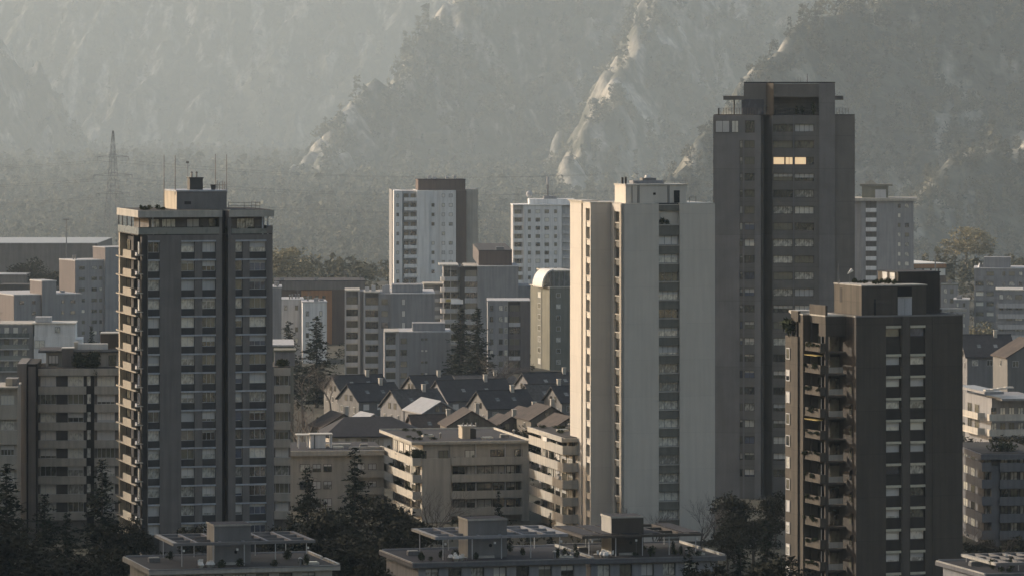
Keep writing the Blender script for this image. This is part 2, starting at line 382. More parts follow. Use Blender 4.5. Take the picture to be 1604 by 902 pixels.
    for i in range(16): plant(b, random.uniform(1, U - 2), random.uniform(.4, 1.2), z0 + .1, random.uniform(.5, 1.1), random.uniform(.6, 1.3))
    for i in range(14): plant(b, random.uniform(b.u(222, 3), b.u(258, 3)), random.uniform(1, 6), z2 + .05, random.uniform(.5, 1.1), random.uniform(.3, .8))
    # lift house
    v = 4; p0, p1 = b.u(277, v), b.u(355, v); zt = b.z(301, 0, v)
    m = MB(); m.box(p0, p1, v, b.v(258, p0), z2, zt, 'grey'); m.box(p0, p1, v - .03, v, z2, zt, 'd_pier'); m.box(p0 - .03, p0, v, b.v(258, p0), z2, zt - .02, 'cream'); m.box(p0 - .15, p1 + .15, v - .15, b.v(258, p0) + .1, zt, zt + .22, 'bluewhite'); m.build('lift_house', b.e)
    m = MB(); m.box(-.5, .5, -.04, .1, 0, .45, 't1_span'); m.build('vent', b.e, (b.u(294, v), v - .03, b.z(321, 0, v)))
    m = MB(); cx, cv = b.u(305.5, 7), 7; m.box(-1, 1, -1, 1, 0, 1.75, 'darkmetal'); m.box(-1.1, 1.1, -1.1, 1.1, 1.75, 1.9, 'darkmetal')
    for dx in (-.5, .25): m.tube((dx, 0, 1.9), (dx, 0, 2.6), .14, .14, 'metal'); m.tube((dx, 0, 2.6), (dx, 0, 2.75), .24, .1, 'darkmetal')
    m.build('chimney', b.e, (cx, cv, zt + .2))
    m = MB(); m.tube((0, 0, 0), (0, 0, .8), .3, .45, 'darkmetal', 8); m.build('vent', b.e, (b.u(334, 6), 6, zt + .2))
    for px, py, vv in ((257, 243, 9), (274.5, 244, 5), (337.5, 242, 9), (355, 243, 5)):
        mast(b, b.u(px, vv), vv, z2 if px in (257,) else zt - .5, b.z(py, 0, vv), .085)
    m = MB(); m.tube((0, 0, 0), (0, 0, 4.2), .03, .03, 'metal'); m.box(-.25, .2, -.05, .05, 4.0, 4.3, 'metal'); m.build('antenna', b.e, (b.u(294, 8), 8, zt + .2))
    for px in (340, 344, 349, 352): m = MB(); m.tube((0, 0, 0), (0, 0, random.uniform(.9, 1.4)), .07, .07, 'metal'); m.box(-.3, .3, -.03, .03, .7, .78, 'metal'); m.build('antenna', b.e, (b.u(px, 6), 6, zt + .2))
    railing(b, [(b.u(358, 3), 3), (b.u(407, 3), 3), (b.u(407, 3), 9)], z2 + .1, 1.0, 2.2)
tower_left()

def tower_white():
    b = B('residential_tower', 'cream white slab tower with a bright sunlit left edge and one central window column', 'residential tower', 973, 745, 15); b.short = 'the white tower top loggia'
    F, L = b.F(0), b.L(0); U = b.u(1120); vB = b.v(957, 0); uB = b.u(925, vB); V = b.v(893, uB); zr = b.z(321)
    mb = MB()
    D = .9
    mb.box(.5, U, D, V, 0, zr, 'white_w')
    c0, c1 = b.u(1032), b.u(1065)
    mb.box(0, c0, 0, D, 0, zr, 'white_w'); mb.box(c1, U, 0, D, 0, zr, 'white_w')
    mb.box(c0, c1, 1.6, D + 1.2, 0, b.z(330), 'w_span')
    rows = rows_px(F, 1048, 369.5, 384, 28.6, 17)
    zprev = b.z(354)
    for k, (zb, zt) in enumerate(rows):
        mb.box(c0, c1, .35, D, zt, zprev, 'w_span'); mb.box(c0, c1, .25, D, zb - .14, zb, 'pale')
        win(F, c0 + .05, c1 - .05, zb, zt, -D + .05, random.choice([2, 2, 3]), random.choice(['curtain', 'curtain', 'glass', 'curtain', 'blind']), 'gframe')
        zprev = zb - .14
    mb.box(c0, c1, .35, D, 0, zprev, 'w_span')
    mb.box(c0, c1, .5, .9, b.z(331), b.z(322) , 'w_span')
    # A's left return with dark window strip
    aL = L.a(957); w0, w1 = L.a(962), L.a(971)
    L.box(mb, aL, w0, -.5, 0, 0, zr - .01, 'white_w'); L.box(mb, w1, -.0, -.5, 0, 0, zr - .01, 'white_w')
    L.box(mb, w0, w1, -.5, -.003, zr - 1.1, zr - .01, 'white_w')
    LB = b.L(uB); FB = b.F(vB)
    # block B
    mb.box(uB + .8, 0.5, vB, V, 0, zr + .1, 'white_w')
    a = LB.a
    for x0, x1, d, m in ((893, 910.5, 0, 'white_w'), (910.5, 913, -.7, 't1_recess'), (913, 917.5, 0, 'white_w'), (923.8, 925, 0, 'white_w')):
        LB.box(mb, a(x0), a(x1), -.8, d, 0, zr + .1, m)
    LB.box(mb, a(917.5), a(923.8), -.8, -.003, zr - .7, zr + .1, 'white_w')
    zp = zr - .9
    for k in range(17):
        zf = zr - 1 - k * 2.8
        LB.box(mb, a(917.5), a(923.8), -.8, -.15, zf - 2.6, zf - 1.7, 'white_w')
        LB.box(mb, a(917.5), a(923.8), -.8, -.05, zf - 1.75, zf - 1.62, 'coping')
        if zf > 3: 
            win(LB, a(917.7), a(923.6), zf - 1.6, zf - .02, -.75, 1, 'glass', 'dframe', sub=False)
            win(L, w0 + .05, w1 - .05, zf - 1.7, zf - .1, -.42, 1, 'glass', 'dframe', sub=False)
        L.box(mb, w0, w1, -.5, -.1, zf - 2.75, zf - 1.75, 'w_span')
        L.box(mb, w0 + .3, w1, -.1, .05, zf - 1.9, zf - 1.75, 'coping')
    mb.box(uB - .1, .5, vB - .1, V + .1, zr + .1, zr + .3, 'coping'); mb.box(.05, c0, .05, V, zr, zr + .18, 'coping'); mb.box(c0, c1, .9, V, zr, zr + .18, 'roofgravel'); mb.box(c1, U - .05, .05, V, zr, zr + .18, 'coping')
    # roof line plate over left block
    mb.box(uB - .3, uB + 2.4, vB + 4, V + .3, zr + .3, zr + .45, 'coping')
    mb.build('wall', b.e)
    for i in range(3): m = MB(); m.box(0, .35, 0, .3, 0, 1.1, 'plant'); 
    plant(b, c0 + .7, .6, b.z(354), .9, 1.3); plant(b, c0 + 1.5, .5, b.z(354), .8, .9)
    m = MB(); m.box(c0, c1, .2, .3, b.z(354), b.z(352), 'pale'); m.build('parapet', b.e)
    # penthouse
    v = 2.2; p0, p1 = b.u(980, v), b.u(1076, v); vb = b.v(963, p0); zt = b.z(291, 0, v)
    m = MB(); m.box(p0, p1, v, vb, zr, zt, 'white_w'); m.box(p0 - .12, p1 + .12, v - .12, vb + .1, zt, zt + .2, 'coping')
    for px in (990, 999, 1001, 1046, 1048): m.box(b.u(px, v) - .05, b.u(px, v) + .05, v - .08, v, zr, zt, 'd_pier')
    m.build('lift_house', b.e)
    m = MB(); m.box(-.45, .45, -.04, .05, 0, 1.9, 't1_recess'); m.box(.3, .36, -.1, -.04, .9, 1.0, 'metal'); m.build('door', b.e, (b.u(1060, v), v - .04, zr + .2))
    m = MB(); m.box(-.2, .2, -.04, .1, 0, .35, 't1_recess'); m.build('vent', b.e, (b.u(1025, v), v - .02, b.z(306, 0, v)))
    for px, h in ((975, 1.0), (980, 1.1)):
        m = MB(); m.tube((0, 0, 0), (0, 0, h), .18, .18, 'darkmetal', 6); m.build('chimney_pipe', b.e, (b.u(px, 5), 5, zt + .2))
    m = MB(); m.box(-2.6, 2.4, -1, 1, 0, .5, 'grey'); m.box(-1, 1.2, -.7, .7, .5, .9, 'metal'); m.tube((0, 0, .9), (0, 0, 1.3), .5, .35, 'fabric', 8); m.build('roof_vent', b.e, (b.u(1014, 6), 6, zt + .2))
    mast(b, b.u(998, 6), 6, zt, b.z(268, 0, 6), .04); m = MB(); m.tube((-.3, 0, 0), (.3, 0, 0), .04, .04, 'metal'); m.build('antenna', b.e, (b.u(998, 6), 6, b.z(273, 0, 6)))
    railing(b, [(b.u(1040, 5), 5), (b.u(1074, 5), 5)], zt + .2, .5, 1.2, 'metal', bars=1)
    railing(b, [(b.u(1080, 4), 4), (b.u(1090, 4), 4)], zr + .2, .8, 1.0, 'darkmetal', bars=1)
tower_white()

def tower_dark():
    b = B('residential_tower', 'tallest dark concrete tower with rooftop slabs, paired window columns and two windows with painted warm reflections', 'residential tower', 1117, 826, -4); b.short = 'the tallest tower roof'
    F = b.F(0); v1 = 3.2; G = b.F(v1); U0 = b.u(1192); U = b.u(1339, v1); zr = b.z(181); V = 20
    mb = MB()
    rows = rows_px(F, 1170, 194.6, 206.5, 25.7, 22)
    mb.box(0.02, U0 - .3, .6, V, 0, zr, 'd_wall')
    facade(F, mb, 0, U0, 0, zr, .6, [(b.u(1158.5), b.u(1163.5), 0), (b.u(1166), b.u(1182), 1)], rows[1:], 'd_pier', 'd_wall', None, frame='dframe', panes=['glass', 'glass', 'curtain', 'bluegl'])
    # wide slot between the wings
    us0, us1 = b.u(1196, 7), b.u(1210, v1)
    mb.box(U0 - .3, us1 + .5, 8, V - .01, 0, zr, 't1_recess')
    mb.box(U0 - .02, U0 + .4, 5, 8, 0, zr, 'd_wall')
    # oblique grey pier
    z_ = [0, zr]
    pts = [(us0, 7, 0), (us1, v1, 0), (us1, 8, 0), (us0, 8, 0), (us0, 7, zr), (us1, v1, zr), (us1, 8, zr), (us0, 8, zr)]
    mb.poly(pts, [(0,3,2,1),(4,5,6,7),(0,1,5,4),(1,2,6,5),(2,3,7,6),(3,0,4,7)], 'd_pier')
    mb.box(us1 + .02, U, v1 + .6, V - .02, 0, zr - .02, 'd_wall')
    rg = [(b.z(206.8 + 25.7*k, 0, v1), b.z(194.6 + 25.7*k, 0, v1)) for k in range(22)]
    rg = [r for r in rg if r[0] > 3]
    u1283, u1308 = G.a(1283), G.a(1308)
    cols = [(G.a(1211), G.a(1242), 3), (G.a(1244.5), G.a(1275), 3)]
    facade(G, mb, us1 + .01, u1283, 0, zr, .6, cols, rg, 'd_wall', 'd_wall', None, frame='dframe', skip=[(0, 2), (1, 2)], panes=['glass', 'curtain', 'glass', 'glass', 'blind', 'curtain'])
    # two windows whose sunlit reflection is put in as colour and weak glow
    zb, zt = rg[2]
    for a0, a1, nm, pn in ((1211, 1229, 0, 'reflwin'), (1230, 1242, 1, 'reflwin'), (1244.5, 1263, 0, 'reflwin'), (1263.5, 1275, 1, 'glass')):
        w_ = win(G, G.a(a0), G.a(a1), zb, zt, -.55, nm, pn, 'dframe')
        if pn == 'reflwin': w_['label'] = 'window with a painted warm reflection'
    zt2 = b.z(131, 0, v1 + 4)
    mb.box(u1283, u1308, v1 - .25, 12, 0, zt2, 'd_pier'); mb.box(u1308, U, v1 - .02, v1 + .6, 0, zr, 'd_wall')
    G.box(mb, (cols[0][1] + cols[1][0])/2 - .07, (cols[0][1] + cols[1][0])/2 + .07, 0, .06, 3, zr, 'gframe')
    mb.box(0.02, U, v1 + .6, V, zr - .01, zr + .1, 'roofgravel')
    mb.build('wall', b.e)
    # corner windows of the top floor
    for a0, a1, nm, pn in ((1120.5, 1143, 1, 'blind'), (1146, 1157, 1, 'curtain'), (1167, 1182, 1, 'glass')):
        win(F, F.a(a0), F.a(a1), b.z(208), b.z(189), .03, nm, pn, 'dframe', name='corner_window')
    # crown
    v = 4.2; c0, c1 = b.u(1165, v), b.u(1205, v)
    m = MB(); m.box(c0, b.u(1200, v), v, 16, zr, zt2, 'd_wall'); m.box(b.u(1212, v+2), u1308 - .02, v + 2.2, 16.2, zr, zt2 - .05, 'd_wall')
    uu0, uu1 = b.u(1200, v), b.u(1212, v)
    pts = [(uu0, v + .1, zr), (uu1, v - 1.3, zr), (uu1, v + 4, zr), (uu0, v + 4, zr)]; pts += [(x, y, zt2 + .03) for x, y, z in pts]
    m.poly(pts, [(0,3,2,1),(4,5,6,7),(0,1,5,4),(1,2,6,5),(2,3,7,6),(3,0,4,7)], 'r_lit')
    m.box(uu1 + .01, u1308 - .3, v - 1.0, v + 2.5, b.z(152, 0, v), b.z(132, 0, v), 'd_wall')
    m.box(c0, u1308, v + .1, 16.3, zt2 + .03, zt2 + .25, 'roofdark'); m.build('roof_block', b.e)
    m = MB(); z0, z1 = b.z(157, 0, 6), b.z(150.5, 0, 6); m.box(b.u(1133, 4), c0, 4, 15, z0, z1, 'd_wall'); m.build('canopy_slab', b.e)
    m = MB(); m.box(u1308, b.u(1321, 5), 5, 15, z0, z1, 'd_wall'); m.build('canopy_slab', b.e)
    for px in (1150,): m = MB(); m.tube((0, 0, zr), (0, 0, z0), .12, .12, 'darkmetal'); m.build('column', b.e, (b.u(px, 6), 6, 0))
    m = MB(); m.box(-1.9, 1.9, -.05, .1, 0, 2.6, 'bluegl'); m.build('glazed_screen', b.e, (b.u(1179, v), v - .06, zr + .1))
    for px, s in ((1248, .9), (1256, .8), (1274, 1.6)): plant(b, b.u(px, v - .8), v - .6, zr + .1, .9, s + .6)
    railing(b, [(b.u(1125, 1.0), 8), (b.u(1125, 1), 1), (b.u(1192, 1), 1)], zr + .1, 1.1, .45, 'darkmetal', bars=3)
    railing(b, [(u1308 + .2, 4), (b.u(1329, 4), 4), (b.u(1329, 4), 12)], zr + .1, 1.1, .5, 'metal', bars=3)
    railing(b, [(us1 + .5, v1 + .3), (u1283, v1 + .3)], zr + .1, 1.0, .8, 'darkmetal', bars=2)
    for px, py, r in ((1250, 121, .05), (1254, 122, .04), (1264.5, 116, .1), (1206, 128, .3)): mast(b, b.u(px, 8), 8, zt2, b.z(py, 0, 8), r)
    m = MB(); m.tube((0, 0, 0), (0, 0, 3.4), .1, .06, 'metal'); m.box(-1.2, 1.2, -.05, .05, 1.5, 1.62, 'metal'); m.build('antenna', b.e, (b.u(1207, 3.9), 3.9, zr))
tower_dark()

def tower_brown():
    b = B('residential_tower', 'dark brown concrete tower nearest on the right with flowered balconies and cream shutter boxes', 'residential tower', 1341, 628, 20); b.short = 'the brown tower'
    F = b.F(0); zr = b.z(497); U = b.u(1508); v1 = b.v(1325, 0); u1 = b.u(1293, v1); v2 = b.v(1268, u1); u2 = b.u(1258, v2); v3 = b.v(1252, u2)
    u3 = u2 - .25; v4 = b.v(1230, u3); V = v4
    mb = MB()
    mb.box(0, U, .45, v4 - 1, 0, zr, 'r_wall')
    r0 = [(b.z(527.5, b.u(1400)), b.z(513.5, b.u(1400)))] + [(b.z(572 + 34.2*k + (.0), b.u(1400)), b.z(558 + 34.2*k, b.u(1400))) for k in range(0, 13)]
    r0 = [r for r in r0 if r[0] > .5]
    facade(F, mb, 0, U, 0, zr, .45, [(b.u(1388), b.u(1411), 0), (b.u(1426), b.u(1449), 0)], [(b_ , t_) for b_, t_ in r0], 'r_wall', 'r_dark', 'shutterbox', panes=['curtain', 'blind', 'glass', 'curtain', 'bluegl'], frame='dframe', lint_h=.3, lint_out=.1)
    mb.box(b.u(1461), b.u(1462), -.05, 0, 0, zr, 'r_pier')
    mb.box(b.u(1413), b.u(1424), -.07, 0, 0, zr - .05, 'r_pier')
    L0 = b.L(0)
    # block 1 loggia
    mb.box(u1 + 1.6, 0, v1 + 2.2, V - 2, 0, zr, 'r_dark')
    mb.box(u1 + .02, 0, v1, v1 + 2.2, zr - 2.6, zr - .01, 'r_wall')
    mb.box(u1 + .1, u1 + 1.6, v2 - .5, V - 2, 0, zr - .01, 'r_wall')
    mb.box(u1, u1 + .4, v1 + .01, v1 + .4, 0, zr - 2.6, 'r_wall')
    L1 = b.L(u1)
    ks = []
    for k in range(14):
        zf = b.z(652 + 34.1 * (k - 4), u1, (v1 + v2)/2)      # balcony parapet foot
        if zf < 0: continue
        mb.box(u1 + .05, 0, v1 + .05, v1 + 2.2, zf - .25, zf, 'r_wall')
        if k == 0: 
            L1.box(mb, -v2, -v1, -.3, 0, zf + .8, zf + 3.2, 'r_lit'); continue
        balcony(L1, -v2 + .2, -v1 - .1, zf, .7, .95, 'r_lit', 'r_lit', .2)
        for j in range(6): plant(b, u1 - .85, random.uniform(v1 + .2, v2 - .2), zf + random.uniform(.5, .95), random.uniform(.4, .8), random.uniform(.3, .6), 'flower_box')
        m_ = ('rl',)
        if m_ not in _mc:
            q = MB(); q.box(0, 2.0, -.05, 0, 0, .75, 'pale'); _mc[m_] = q.mesh('balcony_screen')
        if k % 4 != 1: link('balcony_screen', _mc[m_], b.e, (u1 + .5, v1 + .1, zf + .1))
        if 'bdoor' not in _mc:
            q = MB(); q.box(0, 1.5, 0, .05, 0, 2.1, 'glass'); q.box(1.55, 1.65, -.02, .05, 0, 2.1, 'frame'); _mc['bdoor'] = q.mesh('balcony_door')
        link('balcony_door', _mc['bdoor'], b.e, (u1 + 1.6, v1 + 2.13, zf))
        if 'ldoor' not in _mc:
            q = MB(); q.box(-.6, .6, -.05, 0, 0, 2.2, 'glass'); q.box(.6, .75, -.07, 0, 0, 2.2, 'frame'); _mc['ldoor'] = q.mesh('balcony_door')
        L1.put('balcony_door', _mc['ldoor'], -v2 + 1.0, -1.0, zf)
    # left piers and low wing
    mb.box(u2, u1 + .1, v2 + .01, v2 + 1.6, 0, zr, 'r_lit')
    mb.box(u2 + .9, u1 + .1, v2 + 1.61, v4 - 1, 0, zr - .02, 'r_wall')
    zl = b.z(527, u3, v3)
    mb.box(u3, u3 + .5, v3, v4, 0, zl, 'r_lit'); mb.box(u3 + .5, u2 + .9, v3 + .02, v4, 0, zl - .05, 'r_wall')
    mb.box(u3, u3 + .35, b.v(1250, u3), b.v(1239, u3), b.z(503, u3, v3), b.z(487, u3, v3), 'r_lit')
    for px in (1240, 1247): mb.box(u3 + .02, u3 + .3, b.v(px, u3) - .12, b.v(px, u3) + .12, zl, b.z(500, u3, v3), 'r_dark')
    # roof
    mb.box(.05, U - .05, .05, V - 1.2, zr, zr + .12, 'roofgravel'); mb.box(-.06, U + .06, -.06, .3, zr + .002, zr + .2, 'd_pier'); mb.box(-.06, .3, .3, V - 1.2, zr + .002, zr + .2, 'coping')
    mb.box(u1 - .06, -.06, v1, V - 1.2, zr, zr + .18, 'coping'); mb.box(u2 - .05, u1 - .06, v2, V - 1.2, zr + .003, zr + .16, 'coping')
    mb.build('wall', b.e)
    L3 = b.L(u3)
    for k in range(13):
        zt = b.z(545 + 34.1 * k, u3, (v3 + v4)/2)
        if zt < 2.5: break
        win(L3, L3.a(1232), L3.a(1238), zt - 1.5, zt, .04, 0, random.choice(['blind', 'curtain', 'glass']), 'frame', fw=.12)
        win(b.L(u2 + .9), -v3 + .1, -v2 - 1.9, zt - 1.6, zt + .1, .04, 0, 'glass', 'frame', sub=False)
    plant(b, b.u(1237, v4 - 2), v4 - 2, zl, 2.2, 2.6); plant(b, u3 + .8, v4 - 1.2, zl, 1.6, 1.8)
    # slanted corner vents on the short return
    for k in range(1, 13):
        zt = b.z(565 + 34.1 * (k-0), 0, 1.5)
        if zt < 1: break
        if 'hop' not in _mc:
            q = MB(); q.box(-.5, .5, -.06, 0, 0, 1.5, 'dframe'); q.box(-.4, .4, -.075, -.06, .1, 1.4, 'glass'); q.poly([(-.5, -.07, 1.5), (.5, -.07, 1.5), (.5, -.6, 1.15), (-.5, -.6, 1.15)], [(0, 3, 2, 1)], 'r_lit'); _mc['hop'] = q.mesh('awning_window')
        L0.put('awning_window', _mc['hop'], -v1 * .5, .0, zt - 1.4)
    for zf in (b.z(558, u1, v1), b.z(659, u1, v1)):
        q = MB(); q.box(-.9, 0, -2, 2, 0, .08, 'sunyellow'); q.build('awning', b.e, (u1 - .1, (v1 + v2)/2, zf))
    # penthouse
    v = 1.8; p0, p1 = b.u(1350, v), b.u(1451, v); vb = b.v(1307, p0); zt = b.z(449, 0, v)
    q = MB(); q.box(p0, p1, v, vb, zr, zt, 'r_wall'); q.box(p0 - .03, p0, v + .01, vb - .01, zr, zt - .02, 'r_lit'); q.box(p0 - .1, p1 + .1, v - .1, vb + .1, zt, zt + .15, 'pale')
    q.box(p0 - .06, p0 - .03, b.v(1316, p0), b.v(1318, p0) - .3, zr + 1.6, zt - .4, 'r_dark'); q.box(b.u(1369, v), b.u(1372, v), v - .03, v, zr, b.z(469, 0, v), 't1_recess')
    q.build('lift_house', b.e)
    v5 = 6; q = MB(); p2, p3 = b.u(1407, v5), b.u(1472, v5); z5 = b.z(429, 0, v5); q.box(p2, p3, v5, v5 + 6.5, zt + .16, z5, 'r_dark'); q.box(p1 + .12, p3, v5, v5 + 6.5, zr, zt + .16, 'r_dark'); q.box(p2 - .1, p3 + .1, v5 - .1, v5 + 6.6, z5, z5 + .15, 'roofdark')
    q.box(p2 - .04, p2, v5 + .5, v5 + 6.4, zt + .2, z5 - .02, 'r_lit'); q.build('upper_lift_house', b.e)
    Lp = b.L(p2 - .04)
    for a0 in (-v5 - 2.4, -v5 - 4.8): 
        o = win(Lp, a0, a0 + 1.6, zt + .3, zt + 1.5, .03, 0, 'blind', 'frame'); 
    q = MB(); q.box(-1.0, 1.0, -.06, 0, 0, 2.2, 'lightgrey'); q.box(-1.02, 1.02, -.1, 0, 2.2, 2.4, 'pale'); q.box(-.02, .02, -.08, -.06, 0, 2.2, 'metal'); q.box(-1, 1, -.05, 0, 2.45, 3.6, 't1_recess'); q.build('door', b.e, (b.u(1417, v), v - .01, zr + .1))
    for i in range(22): plant(b, random.uniform(b.u(1355, 5), b.u(1412, 5)), random.uniform(3, 9), zt + .1, random.uniform(.3, .8), random.uniform(.3, .9))
    mast(b, b.u(1313, 9), 9, zt, b.z(413, 0, 9), .04); mast(b, b.u(1315, 9), 9, zt, b.z(438, 0, 9), .09)
    q = MB(); q.tube((0, 0, 0), (0, 0, 1.5), .03, .03, 'metal'); q.tube((-.3, 0, 1.3), (.35, 0, 1.8), .05, .25, 'fabric', 6); q.build('satellite_dish', b.e, (b.u(1331, 8), 8, zt + .1))
    q = MB(); q.box(-1.8, 1.8, -1.5, 1.5, 0, .4, 'pale'); q.build('skylight', b.e, (b.u(1487, 8), 8, zr + .15))
    q = MB(); q.box(-1.2, 1.2, -1.5, 1.5, 0, .35, 'coping'); q.build('skylight', b.e, (u1 + .2, v2 + 3, zr + .15))
tower_brown()

# ================================================================== BLOCK BEHIND THE LEFT TOWER
def row_block():
    b = B('apartment_block', 'long beige banded apartment block running behind the left dark tower', 'apartment block', 60, 765, 3); b.short = 'the long block behind the left tower'
    F = b.F(0); zr = b.z(577); mb = MB(); U = b.u(455)
    mb.box(0, U, .6, 14, 0, zr, 't1_wall')
    rows = rows_px(F, 100, 589, 605, 28.1, 9)
    a = b.u
    cols = [(a(63), a(88), 2), (a(106), a(131), 2), (a(152), a(180), 3)]
    x = 0
    for (c0, c1, nm), (w0, w1) in zip(cols, ((a(60), a(106)), (a(106), a(135)), (a(148), a(200)))):
        for k, (zb, zt) in enumerate(rows):
            out = .25 if w0 < a(100) else .05
            F.box(mb, w0, w1, -.6, out, zb - 1.25, zb, 'band' if k < 6 else 'beige')
            win(F, c0, c1, zb, zt, -.5, nm, random.choice(['curtain', 'curtain', 'glass', 'blind']), 'frame')
            if nm == 2: F.box(mb, c1, w1, -.6, -.3, zb, zt, 't1_span')
    F.box(mb, a(60), a(200), -.6, .3, zr - 1.1, zr, 'band')
    F.box(mb, a(136), a(147), -.6, -.35, 0, zr - 1.1, 't1_recess')
    for k, (zb, zt) in enumerate(rows): F.box(mb, a(136.5), a(142), -.35, -.2, zb + .1, zt, 'curtain')
    # right end, seen past the tower
    c0, c1 = a(431), a(452)
    for k, (zb, zt) in enumerate(rows):
        F.box(mb, a(429.5), a(455), -.6, .3, zb - 1.25, zb, 'band'); win(F, c0, c1, zb, zt, -.5, random.choice([2, 1, 2]), random.choice(['curtain', 'blind', 'glass']), 'frame')
    F.box(mb, a(429.5), a(455), -.6, .3, zr - 1.2, zr, 'band')
    F.box(mb, a(427), a(429.5), -.6, .1, 0, zr, 'grey')
    mb.box(0, U, .1, 14, zr, zr + .12, 'roofgravel')
    mb.build('wall', b.e)
    # set-back top storey
    m = MB(); m.box(a(72, 3), a(184, 3), 3, 12, zr + .1, b.z(552, 0, 3), 'beige'); m.box(a(60, 2.5), a(200, 2.5), 2.5, 12.5, b.z(552, 0, 3), b.z(548, 0, 3), 'roofdark'); m.box(a(60, 2.4), a(200, 2.4), 2.4, 2.5, b.z(552, 0, 3) + .1, b.z(548, 0, 3), 'metal'); m.build('roof_storey', b.e)
    f3 = b.F(3)
    for p0, p1 in ((76, 92), (122, 148), (170, 182)): win(f3, f3.a(p0), f3.a(p1), zr + .3, b.z(556, 0, 3), .03, 2, 'glass', 'dframe')
    m = MB(); m.box(a(97, 1.5), a(115, 1.5), 1.5, 4.5, zr + .1, b.z(546, 0, 2), 't1_wall'); m.box(a(97, 1.5) - .1, a(115, 1.5) + .1, 1.4, 4.6, b.z(546, 0, 2), b.z(545, 0, 2) + .05, 'coping'); m.build('chimney_block', b.e)
    zt = b.z(548, 0, 3)
    m = MB(); m.box(a(158, 7), a(186, 7), 7, 11, zt, b.z(523, 0, 7), 'r_wall'); m.box(a(158, 7) - .05, a(158, 7), 7.05, 11, zt, b.z(523, 0, 7), 'orange'); m.box(a(157, 6.9), a(187, 6.9), 6.9, 11.1, b.z(523, 0, 7), b.z(521.5, 0, 7), 'coping'); m.build('lift_house', b.e)
    m = MB(); m.box(-2.6, 2.6, -.8, .8, 0, .9, 'fabric'); m.box(-2.7, -2.1, -.9, .9, 0, 1.2, 'coping'); m.build('roof_duct', b.e, (a(143, 5), 5, zt))
    for i in range(12): plant(b, a(random.uniform(118, 152), .8), random.uniform(.6, 2), zr + .1, random.uniform(1.2, 2.4), random.uniform(1.2, 2.8))
    plant(b, a(150), -.1, zr - 1.2, .9, 1.2)
    # right end roof garden
    m = MB(); m.box(a(430, 4), a(462, 4), 4, 10, zr + .1, b.z(552, 0, 4), 'grey'); m.box(a(429, 3.8), a(464, 3.8), 3.8, 10, b.z(552, 0, 4), b.z(549, 0, 4), 'olive_lit'); m.build('roof_storey', b.e)
    for i in range(6): plant(b, a(random.uniform(431, 450), .8), random.uniform(.6, 2), zr + .1, 1, 1.2)
    # dark stair wall on the left
    m = MB(); m.box(a(41, -3), -.02, -3, 12, 0, b.z(568), 't1_recess'); m.box(a(27, -4), a(41, -4), -4, 12, 0, b.z(567), 't1_wall'); m.box(a(44.5, -3), a(56, -3), -3.3, -3, 0, b.z(572), 't1_wall'); m.build('stair_tower', b.e)
row_block()
def edge_block():
    b = B('apartment_block', 'low banded apartment wing cut off by the left picture edge, white box on its roof', 'apartment block', -45, 748, 3)
    F = b.F(0); zr = b.z(609); mb = MB(); U = b.u(27)
    mb.box(0, U, .6, 12, 0, zr, 'beige')
    rows = rows_px(F, 10, 619, 634, 39.5, 5)
    for zb, zt in rows:
        F.box(mb, 0, U, -.6, .2, zb - 2.2, zb, 'band'); 
        for p0, p1 in ((-40, -18), (-12, -2), (1, 22)): win(F, F.a(p0), F.a(p1), zb, zt, -.5, 3, random.choice(['curtain', 'glass']), 'frame')
    mb.box(-.1, U + .1, -.3, 12, zr, zr + .3, 'band'); mb.build('wall', b.e)
    m = MB(); m.box(b.u(9, 2), b.u(28, 2), 2, 6, zr + .3, b.z(593, 0, 2), 'd_pier'); m.box(b.u(9, 2) - .04, b.u(9, 2) + 1, 1.96, 2, zr + .3, b.z(593, 0, 2), 'cream'); m.build('roof_box', b.e)
edge_block()

